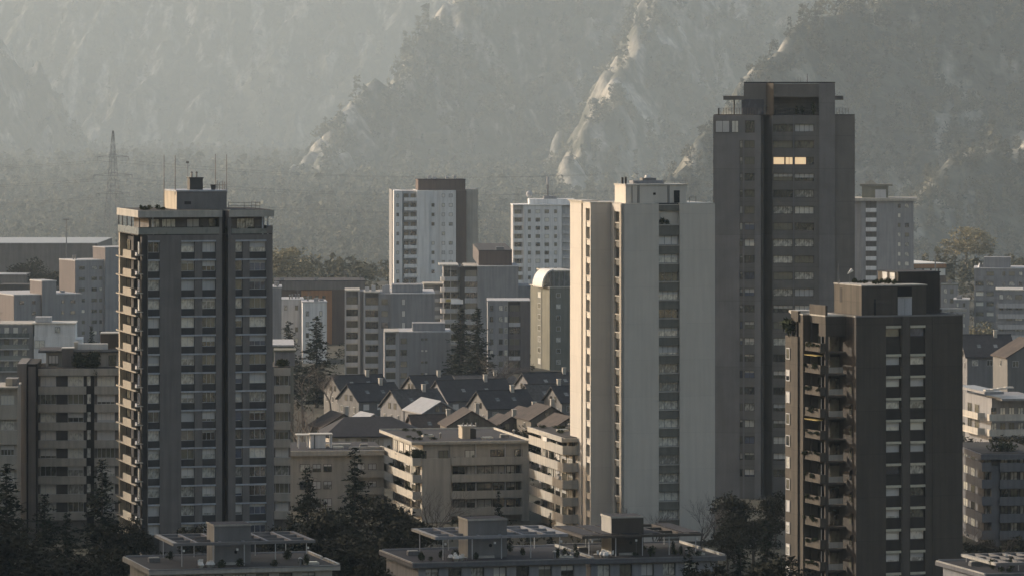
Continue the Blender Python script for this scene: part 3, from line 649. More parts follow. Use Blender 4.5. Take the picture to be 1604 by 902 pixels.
# ================================================================== BEIGE TERRACES
def vents(b, spots, z):
    for u, v, k in spots:
        m = MB()
        if k == 0: m.tube((0, 0, 0), (0, 0, .8), .18, .18, 'metal', 6); m.tube((0, 0, .8), (0, 0, .95), .3, .1, 'coping', 6)
        elif k == 1: m.box(-.7, .7, -.5, .5, 0, .5, 'metal'); m.box(-.6, .6, -.4, .4, .5, .6, 'coping')
        else: m.box(-.9, .9, -.6, .6, 0, .25, 'coping'); m.box(-.8, .8, -.5, .5, .25, .32, 'railglass')
        m.build('roof_vent', b.e, (u, v, z))
def terrace_main():
    b = B('apartment_block', 'beige stepped block with dark roof, blank side wall and four ribbon balconies', 'apartment block', 647, 780, 12); b.short = 'the beige terraced block'
    F, L = b.F(0), b.L(0); zr = b.z(693); U = b.u(829); V = b.v(597, 0)
    mb = MB(); a = b.u
    mb.box(2.0, U, 2.0, V, 0, zr - .3, 'beige')
    mb.box(a(661), a(706), -.0, 2, 0, zr - 2.6, 'beige')
    mb.box(a(818), U, -.1, 2, 0, zr - 2.6, 'beige')
    # roof plate
    m = MB(); m.box(-.3, U + .2, -.3, V, zr - .3, zr, 'band'); m.box(.3, U - .4, .4, V - .4, zr, zr + .08, 'roofdark'); m.box(-.34, U + .2, -.34, -.1, zr, zr + .14, 'coping'); m.box(-.34, -.05, -.1, V, zr + .002, zr + .14, 'coping'); m.box(-.3, U + .2, V - .3, V, zr + .003, zr + .3, 'coping'); m.box(U - .1, U + .2, 0, V - .3, zr + .002, zr + .3, 'coping'); m.build('roof', b.e)
    bands = [(b.z(727.6 + 26.2*k, a(760)), b.z(715.2 + 26.2*k, a(760))) for k in range(5)]
    f2 = b.F(2.0); l2 = b.L(2.0)
    f0 = b.F(.6)
    for k, (z0, z1) in enumerate(bands):
        if z0 < .5: continue
        if 'eb' not in _mc:
            q = MB(); w = a(818) - a(707); q.box(0, w, 0, 2, 0, .2, 'beige'); q2 = MB(); q2.box(0, w, -.12, .03, 0, z1 - z0, 'band'); _mc['eb'] = (q.mesh('balcony'), q2.mesh('parapet'))
            q = MB(); q.box(0, 2.0, 0, V, 0, .2, 'beige'); q2 = MB(); q2.box(-.1, .03, -.1, V, 0, z1 - z0, 'band'); q2.box(.03, a(660), -.1, .03, 0, z1 - z0, 'band'); _mc['el'] = (q.mesh('balcony'), q2.mesh('parapet'))
        o = link('balcony', _mc['eb'][0], b.e, (a(707), 0, z0)); link('parapet', _mc['eb'][1], o)
        o = link('balcony', _mc['el'][0], b.e, (0, 0, z0)); link('parapet', _mc['el'][1], o)
        zt = z0 + 2.55
        spans = ((709, 728), (731, 744), (747, 770), (772, 790), (793, 806), (808, 817)) if k else ((650, 668), (687, 702), (728, 744), (749, 752), (768, 790), (806, 818))
        for p0, p1 in spans:
            if p1 - p0 > 8 or random.random() < .5: win(f2 if k else f0, (f2 if k else f0).a(p0), (f2 if k else f0).a(p1), z0 + .6, zt - .15, .04, 1, random.choice(['glass', 'glass', 'curtain']), 'dframe')
        for j in range(5): 
            a0 = -V + 1 + j * V / 5.2; win(l2, a0, a0 + 3.2, z0 + .6, zt - .15, .04, 1, random.choice(['glass', 'curtain']), 'dframe')
        if k: win(f2, f2.a(651), f2.a(660), z0 + .6, zt - .15, .04, 1, 'glass', 'dframe')
        if k < 3:
            for j in range(5): plant(b, random.uniform(.3, 1), random.uniform(1, V - 1), z1 - .5, random.uniform(.5, 1.2), random.uniform(.5, 1.3))
            for j in range(3): plant(b, a(random.uniform(708, 815)), .6, z1 - .3, random.uniform(.4, .8), random.uniform(.4, .8))
    for j in range(7): plant(b, a(random.uniform(646, 662)), random.uniform(.4, 1), bands[0][1] - .4, 1, 1.8)
    for px in (706.5, 817.5, 746, 792): 
        mb.box(a(px) - .08, a(px) + .08, .3, .5, 0, zr - .3, 'frame' if px in (746, 792) else 'beige')
    mb.box(2.0 - .25, U, .6, 2.0, bands[0][0] + .2, zr - .32, 'beige')
    mb.build('wall', b.e)
    q = MB(); u0, u1_ = a(724, 6), a(746, 6); q.box(u0, u1_ - 1, 6, 9, zr, zr + 2.0, 'cream'); q.box(u1_ - 1.2, u1_, 6.1, 8.5, zr, zr + 1.6, 'r_dark'); q.box(u0 - .15, u1_, 5.9, 9.1, zr + 2.0, zr + 2.15, 'coping')
    for j in range(4): q.box(u0 + .3 + j*.7, u0 + .5 + j*.7, 6.8, 7.2, zr + 2.15, zr + 2.6, 'metal')
    q.build('chimney', b.e)
    vents(b, [(a(763, 5), 5, 2), (a(790, 7), 7, 1), (a(690, 8), 8, 0), (a(670, 12), 12, 2), (a(805, 12), 12, 0)], zr + .08)
    for j in range(10): plant(b, random.uniform(1, 5), random.uniform(4, V - 2), zr + .05, random.uniform(.8, 1.6), .5)
terrace_main()
def terrace_right():
    b = B('apartment_block', 'stepped beige wing with sunlit slanting balcony bands beside the white tower', 'apartment block', 882, 756, 12); b.short = 'the beige wing beside the white tower'
    F, L = b.F(0), b.L(0); U = 14; V = b.v(828, 0); zr = b.z(683); l2 = b.L(2.0)
    mb = MB(); mb.box(2, U, 2, V - .3, 0, zr - .3, 'beige'); mb.build('wall', b.e)
    m = MB(); m.box(-.3, U, -.3, V - .5, zr - .9, zr - .3, 'band'); m.box(.4, U - .4, .4, V - 1, zr - .3, zr - .2, 'roofgravel'); m.box(-.34, -.05, -.3, V - .5, zr - .3, zr - .18, 'coping'); m.build('roof', b.e)
    q0 = (b.z(694), b.z(709))
    for k in range(6):
        z1 = b.z(698 + 26.9*k); z0 = b.z(712 + 26.9*k)
        if z0 < .3: break
        if 'er' not in _mc:
            q = MB(); q.box(0, 2.0, 0, V - .5, 0, .2, 'beige'); q.box(2.0, U, 0, 2, 0, .2, 'beige'); q2 = MB(); q2.box(-.1, .03, -.1, V - .5, 0, z1 - z0, 'band'); q2.box(.03, U, -.1, .03, 0, z1 - z0, 'band'); _mc['er'] = (q.mesh('balcony'), q2.mesh('parapet'))
        o = link('balcony', _mc['er'][0], b.e, (0, 0, z0)); link('parapet', _mc['er'][1], o)
        for j in range(5):
            a0 = -V + 2 + j * V / 5.4; win(l2, a0, a0 + 3.0, z0 + .6, z0 + 2.35, .04, 1, random.choice(['glass', 'curtain']), 'dframe')
        win(b.F(2), 2.2, 4.2, z0 + .6, z0 + 2.35, .04, 1, 'glass', 'dframe')
        for j in range(4): plant(b, random.uniform(.3, 1), random.uniform(1, V - 2), z1 - .4, random.uniform(.5, 1.1), random.uniform(.5, 1.3))
        if k == 2: m = MB(); m.box(-.2, .3, 0, 2, 0, .5, 'fabric'); loose(b, 'white_cloth', m.mesh('white_cloth'), -.1, 2, z1, 'small white cloth over the lower balcony rail beside the white tower', 'cloth')
    m = MB(); m.box(-.5, .8, -1.5, 1.5, 0, .9, 'fabric'); loose(b, 'white_cover', m.mesh('white_cover'), .2, b.v(856, 0), b.z(698) - .1, 'bright white cover on the top balcony beside the white tower', 'cover')
    vents(b, [(4, 6, 0), (6, 10, 1), (3, 14, 2), (5, 18, 0)], zr - .2)
    for j in range(8): plant(b, random.uniform(1, 5), random.uniform(3, V - 3), zr - .25, random.uniform(.8, 1.6), .5)
terrace_right()
def low_wing():
    b = B('apartment_block', 'low flat roofed wing with a bright white roof cabin left of the beige terraces', 'apartment block', 452, 800, 6)
    F = b.F(0); zr = b.z(707); U = b.u(602); mb = MB(); a = b.u
    mb.box(0, U, .6, 20, 0, zr - .5, 'beige'); F.box(mb, -.1, U, -.6, .35, zr - 2.3 + 1.6, zr, 'band')
    for k in range(3):
        z0 = b.z(748 + 27*k)
        F.box(mb, a(545), U, -.6, .3, z0, z0 + 1.1, 'band')
        for p0, p1 in ((470, 486), (490, 503), (507, 520), (560, 572), (577, 590)):
            win(F, F.a(p0), F.a(p1), z0 + .9 + (.3 if p0 > 550 else 0), z0 + 2.2, -.55, 1, random.choice(PANES), 'dframe')
    mb.box(.3, U, .0, 20, zr, zr + .1, 'roofdark'); mb.box(0, U, -.38, .0, zr + .001, zr + .12, 'coping'); mb.box(0, .3, 0, 20, zr + .001, zr + .12, 'coping'); mb.box(a(547, 3), a(600, 3), 3, 3.6, zr + .1, zr + .5, 'coping'); mb.box(a(510, 10), a(550, 10), 10, 11, zr + .1, zr + .5, 'coping')
    mb.build('wall', b.e)
    m = MB(); u0, u1 = a(486, 6), a(510, 6); m.box(u0, u1, 6, 9, zr + .1, zr + 2.3, 'white'); m.box(u0 + .6, u0 + .8, 5.9, 6, zr + .1, zr + 2.3, 'metal'); m.box(u0 - .1, u1 + 1.2, 5.8, 9.2, zr + 2.3, zr + 2.45, 'coping'); m.box(u1 + .8, u1 + 1.1, 6, 9, zr + .1, zr + 2.3, 'white'); m.build('roof_cabin', b.e)
    m = MB(); u2 = a(468, 6)
    for x in (u2, u2 + 1.6): m.box(x - .08, x + .08, 6, 6.2, zr + .1, zr + 2.2, 'white'); m.box(x - .08, x + .08, 9, 9.2, zr + .1, zr + 2.2, 'white')
    m.box(u2 - .4, u0 - .15, 5.8, 9.4, zr + 2.2, zr + 2.35, 'coping'); m.build('roof_pergola', b.e)
    vents(b, [(a(530, 5), 5, 2), (a(570, 7), 7, 1)], zr + .1)
low_wing()

# ================================================================== FOREGROUND ROOFS WITH PERGOLAS
def pergola_roof(name_label, pxc, pxr, yroof, Y, ppx0, ppx1, py, colr, dark, blk, roofm, short, th=15, depth=17):
    b = B('apartment_building', name_label, 'apartment building', pxc, Y, th); b.short = short
    F = b.F(0); zr = b.z(yroof); U = b.u(pxr); a = b.u
    mb = MB(); mb.box(0.3, U - .3, .5, depth, 0, zr - .5, 'beige' if not dark else 'grey')
    rows = [(zr - 2.3 - 2.8*k, zr - .7 - 2.8*k) for k in range(4)]
    cols = []; x = 1.2
    while x + 2.4 < U - .5: cols.append((x, x + 1.7, 1)); x += 2.9
    facade(F, mb, .3, U - .3, 0, zr - .5, .5, cols, [r for r in rows if r[0] > .3], 'beige' if not dark else 'grey', 'beige', None, frame='dframe')
    mb.build('wall', b.e)
    m = MB(); m.box(-.6, U + .6, -.6, depth + .4, zr - .5, zr, 'beige' if not dark else 'shade_grey'); m.box(-.3, U + .1, -.3, depth, zr, zr + .06, roofm)
    m.box(-.64, U + .6, -.64, -.4, zr, zr + .14, 'metal'); m.box(-.64, -.4, -.2, depth, zr + .002, zr + .16, 'pale'); m.box(U + .3, U + .62, -.2, depth * .45, zr + .002, zr + .3, 'coping'); m.box(U + .3, U + .62, depth * .55, depth, zr + .002, zr + .3, 'coping'); m.box(-.2, U + .3, depth + .1, depth + .4, zr + .003, zr + .22, 'grey'); m.build('roof', b.e)
    # pergola
    v0 = 2.6; p0, p1 = a(ppx0, v0), a(ppx1, v0); zp = b.z(py, 0, v0); D = depth - 4.5
    m = MB(); mt_ = colr; h = .35
    m.box(p0, p1, v0, v0 + .5, zp - h, zp, mt_); m.box(p0, p1, v0 + D - .5, v0 + D, zp - h, zp, mt_)
    m.box(p0, p0 + .6, v0 + .5, v0 + D - .5, zp - h, zp - .005, mt_ if dark == 2 else 'pale'); m.box(p1 - .6, p1, v0 + .5, v0 + D - .5, zp - h, zp - .005, mt_)  # left beam made paler: its sunlit edge is put into the colour
    for t in (1/3, 2/3): m.box(p0 + .6, p1 - .6, v0 + D*t - .2, v0 + D*t + .2, zp - h, zp - .02, mt_)
    n = 6
    for i in range(1, n):
        x = p0 + (p1 - p0) * i / n; m.box(x - .15, x + .15, v0 + .5, v0 + D - .5, zp - h + .02, zp + .03, mt_ if dark else 'grey')
    m.build('pergola_frame', b.e)
    if dark == 2:
        m = MB()
        for i in range(n):
            if i in (4,): continue
            x0 = p0 + (p1 - p0) * i / n + .3; m.box(x0, x0 + (p1-p0)/n - .6, v0 + .6, v0 + D - .6, zp + .04, zp + .1, 'roofdark')
        m.build('pergola_cover', b.e)
    if 'ppost' + str(round(zp - zr, 1)) not in _mc:
        q = MB(); q.tube((0, 0, 0), (0, 0, zp - h - zr), .07, .07, 'frame'); _mc['ppost' + str(round(zp - zr, 1))] = q.mesh('post')
    for x in (.06, .28, .5, .72, .94):
        for vv in (v0 + .25, v0 + D - .25): link('post', _mc['ppost' + str(round(zp - zr, 1))], b.e, (p0 + (p1 - p0)*x, vv, zr + .05))
    bx0, bx1, bt = blk; vb = 4.2; u0, u1 = a(bx0, vb), a(bx1, vb); zt = b.z(bt, 0, vb)
    m = MB(); m.box(u0, u1, vb, vb + 4.6, zr, zt, 'd_pier' if dark != 2 else 'r_wall'); m.box(u0 - .04, u0, vb, vb + 4.6, zr, zt - .02, 'beige'); m.box(u0 - .1, u1 + .1, vb - .1, vb + 4.7, zt, zt + .12, 'roofdark'); m.box(u0 - .14, u0 - .1, vb - .1, vb + 4.7, zt - .05, zt + .18, 'coping'); m.box(u0 - .1, u1 + .1, vb - .16, vb - .1, zt - .05, zt + .16, 'pale'); m.build('stair_house', b.e)  # dark cap with pale strips: the sunlit rim is painted in
    m = MB(); m.tube((0, -.02, 0), (0, .05, 0), .22, .22, 't1_recess', 8); m.build('vent', b.e, ((u0 + u1)/2 + .4, vb - .02, zr + 1.6))
    m = MB(); m.box(-1, 1, -.3, 0, 0, .3, 'pale'); m.build('bench', b.e, ((u0 + u1)/2 - .2, vb - .1, zr + .06))
    for i in range(15):
        x, y = random.choice([(random.uniform(.5, U - 1), random.uniform(.3, 2.5)), (random.uniform(p0, p1), random.uniform(3, D))])
        if u0 - 1 < x < u1 + 1 and y > 3: continue
        plant(b, x, y, zr + .05, random.uniform(.5, 1.1), random.uniform(.5, 1.5))
    if 'chair' not in _mc:
        q = MB(); q.box(-.25, .25, -.25, .25, .4, .46, 'fabric'); q.box(-.25, .25, .2, .26, .46, .9, 'fabric')
        for sx in (-.22, .22):
            for sy in (-.22, .22): q.box(sx - .02, sx + .02, sy - .02, sy + .02, 0, .4, 'metal')
        _mc['chair'] = q.mesh('garden_chair')
        q = MB(); q.tube((0, 0, 0), (0, 0, .35), .25, .4, 'pale', 8); q.tube((0, 0, .35), (0, 0, .7), .42, .25, 'fabric', 8); _mc['pot'] = q.mesh('covered_planter')
        q = MB(); q.tube((0, 0, 0), (0, 0, 1.9), .03, .03, 'metal'); q.tube((0, 0, 1.9), (0, 0, 2.15), .14, .14, 'fabric', 8); _mc['lampb'] = q.mesh('roof_lamp')
    for i in range(3):
        for nm, k in (('chair', 'garden_chair'), ('pot', 'covered_planter')):
            loose(b, k, _mc[nm], u0 - random.uniform(.8, 2.8), random.uniform(1, 3), zr + .06, ('white metal garden chair on ' if nm == 'chair' else 'pale covered plant pot on ') + b.short, nm.replace('pot', 'plant pot'), ('garden chairs on ' if nm == 'chair' else 'covered pots on ') + b.short, random.random() * 6)
    for x in (p0 + 1.2, (p0 + p1)/2 - 1, p1 - 1): link('roof_lamp', _mc['lampb'], b.e, (x, v0 - .3, zr + .06))
    vents(b, [(U - 2.5, 2, 2), (U - 4, 1.5, 0), (2, 10, 1)], zr + .06)
    return b
pergola_roof('flat roofed building with a pale open pergola at bottom left, below the left dark tower', 240, 524, 893, 592, 272, 494, 851.5, 'd_pier', 0, (336, 393, 826), 'roofgravel', 'the bottom left pergola roof')
pergola_roof('flat roofed building with a pale edged pergola and smooth grey stair house at bottom centre', 652, 922, 882, 600, 682, 890, 841.5, 'grey', 1, (733, 794, 817), 'roofdark', 'the bottom centre pergola roof')
pergola_roof('flat roofed building with a dark covered pergola in front of the white tower', 922, 1128, 876, 618, 912, 1102, 839, 'r_wall', 2, (958, 1008, 812), 'roofgravel', 'the dark covered pergola roof', depth=19)
pergola_roof('flat pergola roof corner at the bottom right picture edge', 1548, 1700, 899, 598, 1560, 1690, 882, 'd_pier', 1, (1640, 1670, 860), 'roofdark', 'the bottom right roof corner')
# ================================================================== MIDDLE DISTANCE
def grid_windows(fc, cols, rows, d=.03, frame='gframe', panes=('glass', 'curtain', 'glass'), drop=0.0, nm=0):
    for zb, zt in rows:
        for c0, c1 in cols:
            if random.random() < drop: continue
            win(fc, c0, c1, zb, zt, d, nm, random.choice(panes), frame, sub=False, fw=.1)
def mid_balconies(b, fc, mb, p0, p1, rows, par, back='t1_span', dep=1.3, tail=0):
    """open loggias: slab + parapet per floor, dark glazing behind"""
    a0, a1 = fc.a(p0), fc.a(p1)
    for zb, zt in rows:
        balcony(fc, a0 + .02, a1 - .02, zb - 1.15, .25, .95, par, par, .2, d0=0)
        win(fc, a0 + .3, a1 - .3, zb - .9, zt + .1, -dep + .05, 1, random.choice(['glass', 'glass', 'curtain']), 'gframe', sub=False, name='balcony_window')
def clutter(b, U, V, z):
    q = random.Random(int(U * 100))
    for i in range(q.randint(3, 5)):
        m = MB(); k = q.randrange(3); u, v = q.uniform(1, max(1.5, U - 1)), q.uniform(1, V * .5)
        if k == 0: m.box(-.6, .6, -.5, .5, 0, q.uniform(.5, 1.2), 'grey'); nm = 'roof_box'
        elif k == 1: m.tube((0, 0, 0), (0, 0, 2.6), .05, .04, 'metal', 4); m.box(-.6, .6, -.03, .03, 2.1, 2.18, 'metal'); m.box(-.4, .4, -.03, .03, 1.7, 1.77, 'metal'); nm = 'antenna'
        else: m.tube((0, 0, 0), (0, 0, 1.0), .2, .2, 'metal', 6); m.tube((0, 0, 1.0), (0, 0, 1.15), .35, .12, 'metal', 6); nm = 'vent_pipe'
        m.build(nm, b.e, (u, v, z))
def block_apart():
    # three-step slab with pale loggias
    b = B('apartment_block', 'grey apartment block with two pale loggia columns and blank blue grey gable', 'apartment block', 612, 1135, 2)
    F = b.F(0); zr = b.z(461); U = b.u(681); mb = MB(); a = b.u
    V = 26
    mb.box(0, U, 0, V, 0, zr, 'bluegrey'); mb.box(-.1, U + .1, -.1, V, zr, zr + .25, 'lightgrey')
    rows = rows_px(F, 600, 468, 478, 18.2, 8)
    # stepped balcony stacks on the left
    for (p0, p1, v0, yt) in ((572, 593, 1.5, 459), (542, 561, 6, 456)):
        f = b.F(v0); x0, x1 = f.a(p0), f.a(p1); z1 = f.z(yt)
        mb.box(x0, x1, v0 + 1.5, v0 + 12, 0, z1 - .02, 'bluegrey'); mb.box(x1, x1 + 2.6, v0 + .8, v0 + 12.1, 0, z1 - .05, 'grey')
        mb.box(x0 - .3, x0, v0, v0 + 12, 0, z1, 'lightgrey'); mb.box(x1, x1 + .4, v0, v0 + .8, 0, z1, 'lightgrey'); mb.box(x0 - .3, x1 + .4, v0 - .05, v0 + 12.2, z1, z1 + .3, 'pale')
        for zb, zt in rows:
            balcony(f, x0 + .01, x1 - .01, zb - 1.2, .1, .9, 'pale', 'lightgrey', .25, d0=0)
            win(f, x0 + .1, x1 - .1, zb - .9, zt + .2, -1.45, 1, 'glass', 'gframe', sub=False, name='balcony_window')
    mb.box(a(593), 0.01, .6, V, 0, zr + .1, 'grey')
    grid_windows(b.F(.6), [(a(597, .6), a(608, .6))], rows[:3], panes=('glass',))
    mb.box(a(614, 3), a(662, 3), 3, 12, zr + .25, b.z(446, 0, 3), 'bluegrey')
    grid_windows(F, [(a(629), a(635))], rows[:3], panes=('blind',))
    mb.build('wall', b.e)
    for px in (575, 585, 602, 607): 
        m = MB(); m.box(-.5, .5, -.5, .5, 0, random.uniform(.8, 1.8), 'lightgrey'); m.build('roof_vent', b.e, (a(px, 6), 6, zr + .2))
block_apart()
def block_apart_low():
    b = B('apartment_block', 'lower grey apartment block with pale balconies standing before the blue grey gable', 'apartment block', 625, 1095, 2)
    F = b.F(0); zr = b.z(521); U = b.u(706); mb = MB(); a = b.u
    mb.box(0, U, 0, 16, 0, zr, 'grey'); mb.box(-.1, U + .1, -.1, 16, zr, zr + .25, 'lightgrey')
    x0, x1 = a(604), a(620)
    mb.box(x0, x1, 1.6, 14, 0, zr - .1, 'bluegrey'); mb.box(x0 - .3, x0, .2, 14, 0, zr, 'lightgrey'); mb.box(x1, 0, .3, 14, 0, zr - .05, 'lightgrey'); mb.box(x0 - .3, 0, .1, 14, zr, zr + .3, 'pale')
    rows = rows_px(F, 620, 529, 539, 18, 5)
    f = b.F(.2)
    for zb, zt in rows:
        balcony(f, x0 + .01, x1 - .01, zb - 1.2, .1, .9, 'pale', 'lightgrey', .25); win(f, x0 + .1, x1 - .1, zb - .9, zt + .2, -1.35, 1, 'glass', 'gframe', sub=False, name='balcony_window')
    grid_windows(F, [(a(627), a(638))], rows, panes=('glass',)); grid_windows(F, [(a(659), a(664)), (a(665), a(670))], [(zb + .8, zt) for zb, zt in rows], panes=('blind', 'glass'))
    mb.box(a(646, 2), a(697, 2), 2, 9, zr + .25, b.z(506, 0, 2), 'bluegrey')
    mb.build('wall', b.e)
block_apart_low()
def block_white_balc():
    b = B('apartment_block', 'apartment block with bright curved balconies, yellow awning and wide blank grey wall', 'apartment block', 748, 1265, 2)
    F = b.F(0); zr = b.z(418); U = b.u(812); mb = MB(); a = b.u
    mb.box(0, U, 0, 22, 0, zr, 'grey'); mb.box(-.1, U + .1, -.1, 22, zr, zr + .2, 'lightgrey')
    mb.box(U, a(832), 3, 22, 0, b.z(449), 'bluegrey')
    f = b.F(1.2); x0, x1 = f.a(728), f.a(748)
    mb.box(x0 - 1.2, x1 - .02, 2.6, 22, 0, zr - .05, 't1_span'); mb.box(x0 - .1, x1, 1.2, 22, zr - .05, zr + .2, 'pale')
    rows = rows_px(F, 740, 424, 433, 16.7, 8)
    for zb, zt in rows:
        balcony(f, x0, x1 - .03, zb - 1.4, .1, 1.1, 'lightgrey', 'lightgrey', .2); win(f, x0 + .2, x1 - .2, zb - .9, zt, -1.3, 1, 'glass', 'gframe', sub=False, name='balcony_window')
    # rounded balcony stack
    x2, x3 = a(690, 4), a(720, 4); mb.box(x2 + .8, x3 - .5, 5.2, 20, 0, zr + .1, 'bluegrey')
    mb.box(x2 - .3, x3 - .3, 3.4, 20, zr + .1, zr + .4, 'coping'); mb.box(x3 - .5, x0 - 1.2, 5, 20, 0, zr - .2, 'bluegrey')
    for i, (zb, zt) in enumerate(rows[:7]):
        if 'cur' not in _mc:
            q = MB(); q2 = MB(); w = x3 - x2; pts = [(0, 2), (0.2, .6), (1.1, 0), (w - .5, 0), (w, .5), (w, 2)]
            vs = [(x, y, 0) for x, y in pts] + [(x, y, .25) for x, y in pts]; n = len(pts)
            q.poly(vs, [tuple(range(n-1, -1, -1)), tuple(range(n, 2*n))] + [(i_, (i_+1) % n, n + (i_+1) % n, n + i_) for i_ in range(n)], 'pale')
            for (xa, ya), (xb, yb) in zip(pts, pts[1:]):
                q2.poly([(xa, ya, .25), (xb, yb, .25), (xb, yb, 1.2), (xa, ya, 1.2), (xa+.06, ya + .1, .25), (xb-.06, yb + .1, .25), (xb-.06, yb + .1, 1.2), (xa+.06, ya + .1, 1.2)], [(0,1,2,3), (5,4,7,6), (3,2,6,7)], 'lightgrey' )
            _mc['cur'] = (q.mesh('balcony'), q2.mesh('parapet'))
        o = link('balcony', _mc['cur'][0], b.e, (x2, 3.3, zb - 1.4)); link('parapet', _mc['cur'][1], o)
        win(b.F(5.2), x2 + 1, x3 - .7, zb - .9, zt, .03, 1, 'glass', 'gframe', sub=False, name='balcony_window')
    for px in (706,): m = MB(); m.box(-.08, .08, -.08, .08, 0, zr, 'lightgrey'); m.build('column', b.e, (a(px, 3.4), 3.5, 0))
    m = MB(); m.box(0, 2.6, -1.1, .1, 0, .1, 'fabric'); m.box(-1.2, 0, -1.1, .0, -.6, .05, 'sunyellow'); m.poly([(0, -1.1, 0), (3.2, -1.1, 0), (3.2, -2, -1.1), (0, -2, -1.1)], [(0, 3, 2, 1)], 'fabric'); m.build('awning', b.e, (a(706, 3.2), 3.2, b.z(468.5, 0, 4)))
    # low corner with more balconies behind
    x4, x5 = a(664, 12), a(690, 12); mb.box(x4, x5 + 2, 13.5, 24, 0, b.z(446, 0, 12), 'bluegrey'); mb.box(x4 - .2, x5 + 2, 12, 24, b.z(446, 0, 12), b.z(444, 0, 12), 'pale')
    for k in range(5):
        zb = b.z(458 + 13*k, 0, 12); balcony(b.F(12.2), x4 + .1, x5 + .6, zb - .4, .1, .8, 'pale', 'lightgrey', .2)
    mb.build('wall', b.e)
    zt = b.z(393, 0, 4); m = MB(); m.box(a(750, 4), a(802, 4), 4, b.v(741, a(750, 4)), zr + .2, zt, 'brown'); m.box(a(750, 4) - .05, a(750, 4), 4.05, b.v(741, a(750, 4)) - .05, zr + .2, zt, 'pink'); m.box(a(750, 4) - .1, a(802, 4) + .1, 3.9, b.v(741, a(750, 4)), zt, zt + .15, 'roofdark')
    m.build('lift_house', b.e)
    m = MB(); m.box(-1, 1, -1, 1, 0, .8, 'metal'); m.tube((.3, 0, .8), (.3, 0, 2), .06, .06, 'metal'); m.build('roof_vent', b.e, (a(783, 6), 6, zt + .15))
block_white_balc()
def block_pink():
    b = B('apartment_block', 'pinkish grey block with small windows and rosy balcony column behind two tall conifers', 'apartment block', 764, 1185, 1)
    F = b.F(0); zr = b.z(472); U = b.u(830); mb = MB(); a = b.u
    mb.box(0, a(796), 0, 14, 0, zr, 'grey'); mb.box(a(796), a(815), 1.3, 14, 0, zr, 't1_span'); mb.box(a(815), U, 0, 14, 0, zr - .02, 'pink'); mb.box(-.1, U + .1, -.1, 14, zr, zr + .25, 'lightgrey')
    rows = rows_px(F, 780, 478, 487, 17.5, 7)
    grid_windows(F, [(a(767), a(773)), (a(781), a(788))], rows, panes=('glass', 'curtain'), nm=0)
    grid_windows(F, [(a(790), a(795))], rows, panes=('curtain',), frame='pale')
    for i, (zb, zt) in enumerate(rows):
        balcony(F, a(797), a(815), zb - 1.25, .1, .95, 'pink', ('pink', 'lightgrey', 'pink')[i % 3], .2)
        win(b.F(1.3), a(798, 1.3), a(814, 1.3), zb - .9, zt, .03, 1, 'glass', 'gframe', sub=False, name='balcony_window')
    mb.build('wall', b.e)
block_pink()
def tower_olive():
    b = B('apartment_tower', 'olive green block with yellowish left face and a white arched glass roof pavilion', 'apartment tower', 861, 1200, 17)
    F, L = b.F(0), b.L(0); zr = b.z(451); U = b.u(905); V = b.v(831, 0); mb = MB(); a = b.u
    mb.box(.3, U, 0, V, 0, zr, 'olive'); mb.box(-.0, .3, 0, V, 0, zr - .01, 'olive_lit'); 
    L.box(mb, L.a(843), L.a(849), 0, .1, 0, zr - .02, 'olive')
    rows = rows_px(F, 870, 459, 466, 17.4, 7)
    grid_windows(F, [(a(871), a(878))], rows, frame='frame', panes=('glass', 'glass', 'curtain'))
    grid_windows(L, [(L.a(843.5), L.a(848))], [(zb - .3, zt) for zb, zt in rows], d=.12, frame='frame', panes=('glass', 'curtain'))
    mb.box(-.2, U + .2, -.2, V + .2, zr, zr + .3, 'pale'); mb.build('wall', b.e)
    m = MB(); z1 = b.z(424); m.box(1, U, 1.5, V - 2, zr + .3, z1 - .3, 'railglass'); m.box(a(868, 1.2), U + .3, 1.2, V, z1 - .3, z1, 'coping')
    for px in (862, 868, 876, 884): m.box(a(px, 1.3) - .1, a(px, 1.3) + .1, 1.3, 1.5, zr + .3, z1 - .3, 'gframe')
    m.build('roof_pavilion', b.e)
    # arched shell
    m = MB(); n = 10; x0, x1 = a(834, V*.6), a(866, 2); zz = z1 - zr - .1; pts = []
    for i in range(n + 1):
        t = i / n; ang = math.pi * .5 * t; x = x0 + (x1 - x0) * (1 - math.cos(ang)); z = zr + .3 + zz * math.sin(ang); pts.append((x, z))
    for (xa, za), (xb, zb) in zip(pts, pts[1:]):
        m.poly([(xa, 1.6, za), (xb, 1.6, zb), (xb, V * .6, zb), (xa, V * .6, za), (xa + .2, 1.6, za - .25), (xb + .2, 1.6, zb - .25), (xb + .2, V*.6, zb - .25), (xa + .2, V*.6, za - .25)], [(0, 1, 2, 3), (4, 7, 6, 5), (0, 4, 5, 1), (3, 2, 6, 7)], 'fabric')
    m.build('arched_canopy', b.e)
    railing(b, [(0, V), (0, 0), (U, 0)], zr + .3, 1.0, 2.0, 'metal')
tower_olive()
def low_grey(label, px0, px1, Y, ytop, depth, mat, rows, cols, th=10, roof='lightgrey', panes=('glass', 'curtain'), left=None, leftmat=None, name='apartment_block', cat='apartment block', extra=None):
    b = B(name, label, cat, px0, Y, th); F = b.F(0); zr = b.z(ytop); U = b.u(px1); mb = MB(); V = b.v(left, 0) if left else depth
    mb.box(0, U, 0, V, 0, zr, mat); mb.box(-.12, U + .12, -.12, V + .1, zr, zr + .25, roof)
    if leftmat: mb.box(-.05, 0, .02, V - .02, 0, zr - .01, leftmat)
    if rows: grid_windows(F, [(b.u(c0), b.u(c1)) for c0, c1 in cols], rows_px(F, px0, *rows), frame='gframe', panes=panes, drop=.05)
    if extra: extra(b, F, mb, zr, U, V)
    if name == 'apartment_block': clutter(b, U, V, zr + .25)
    mb.build('wall', b.e); return b
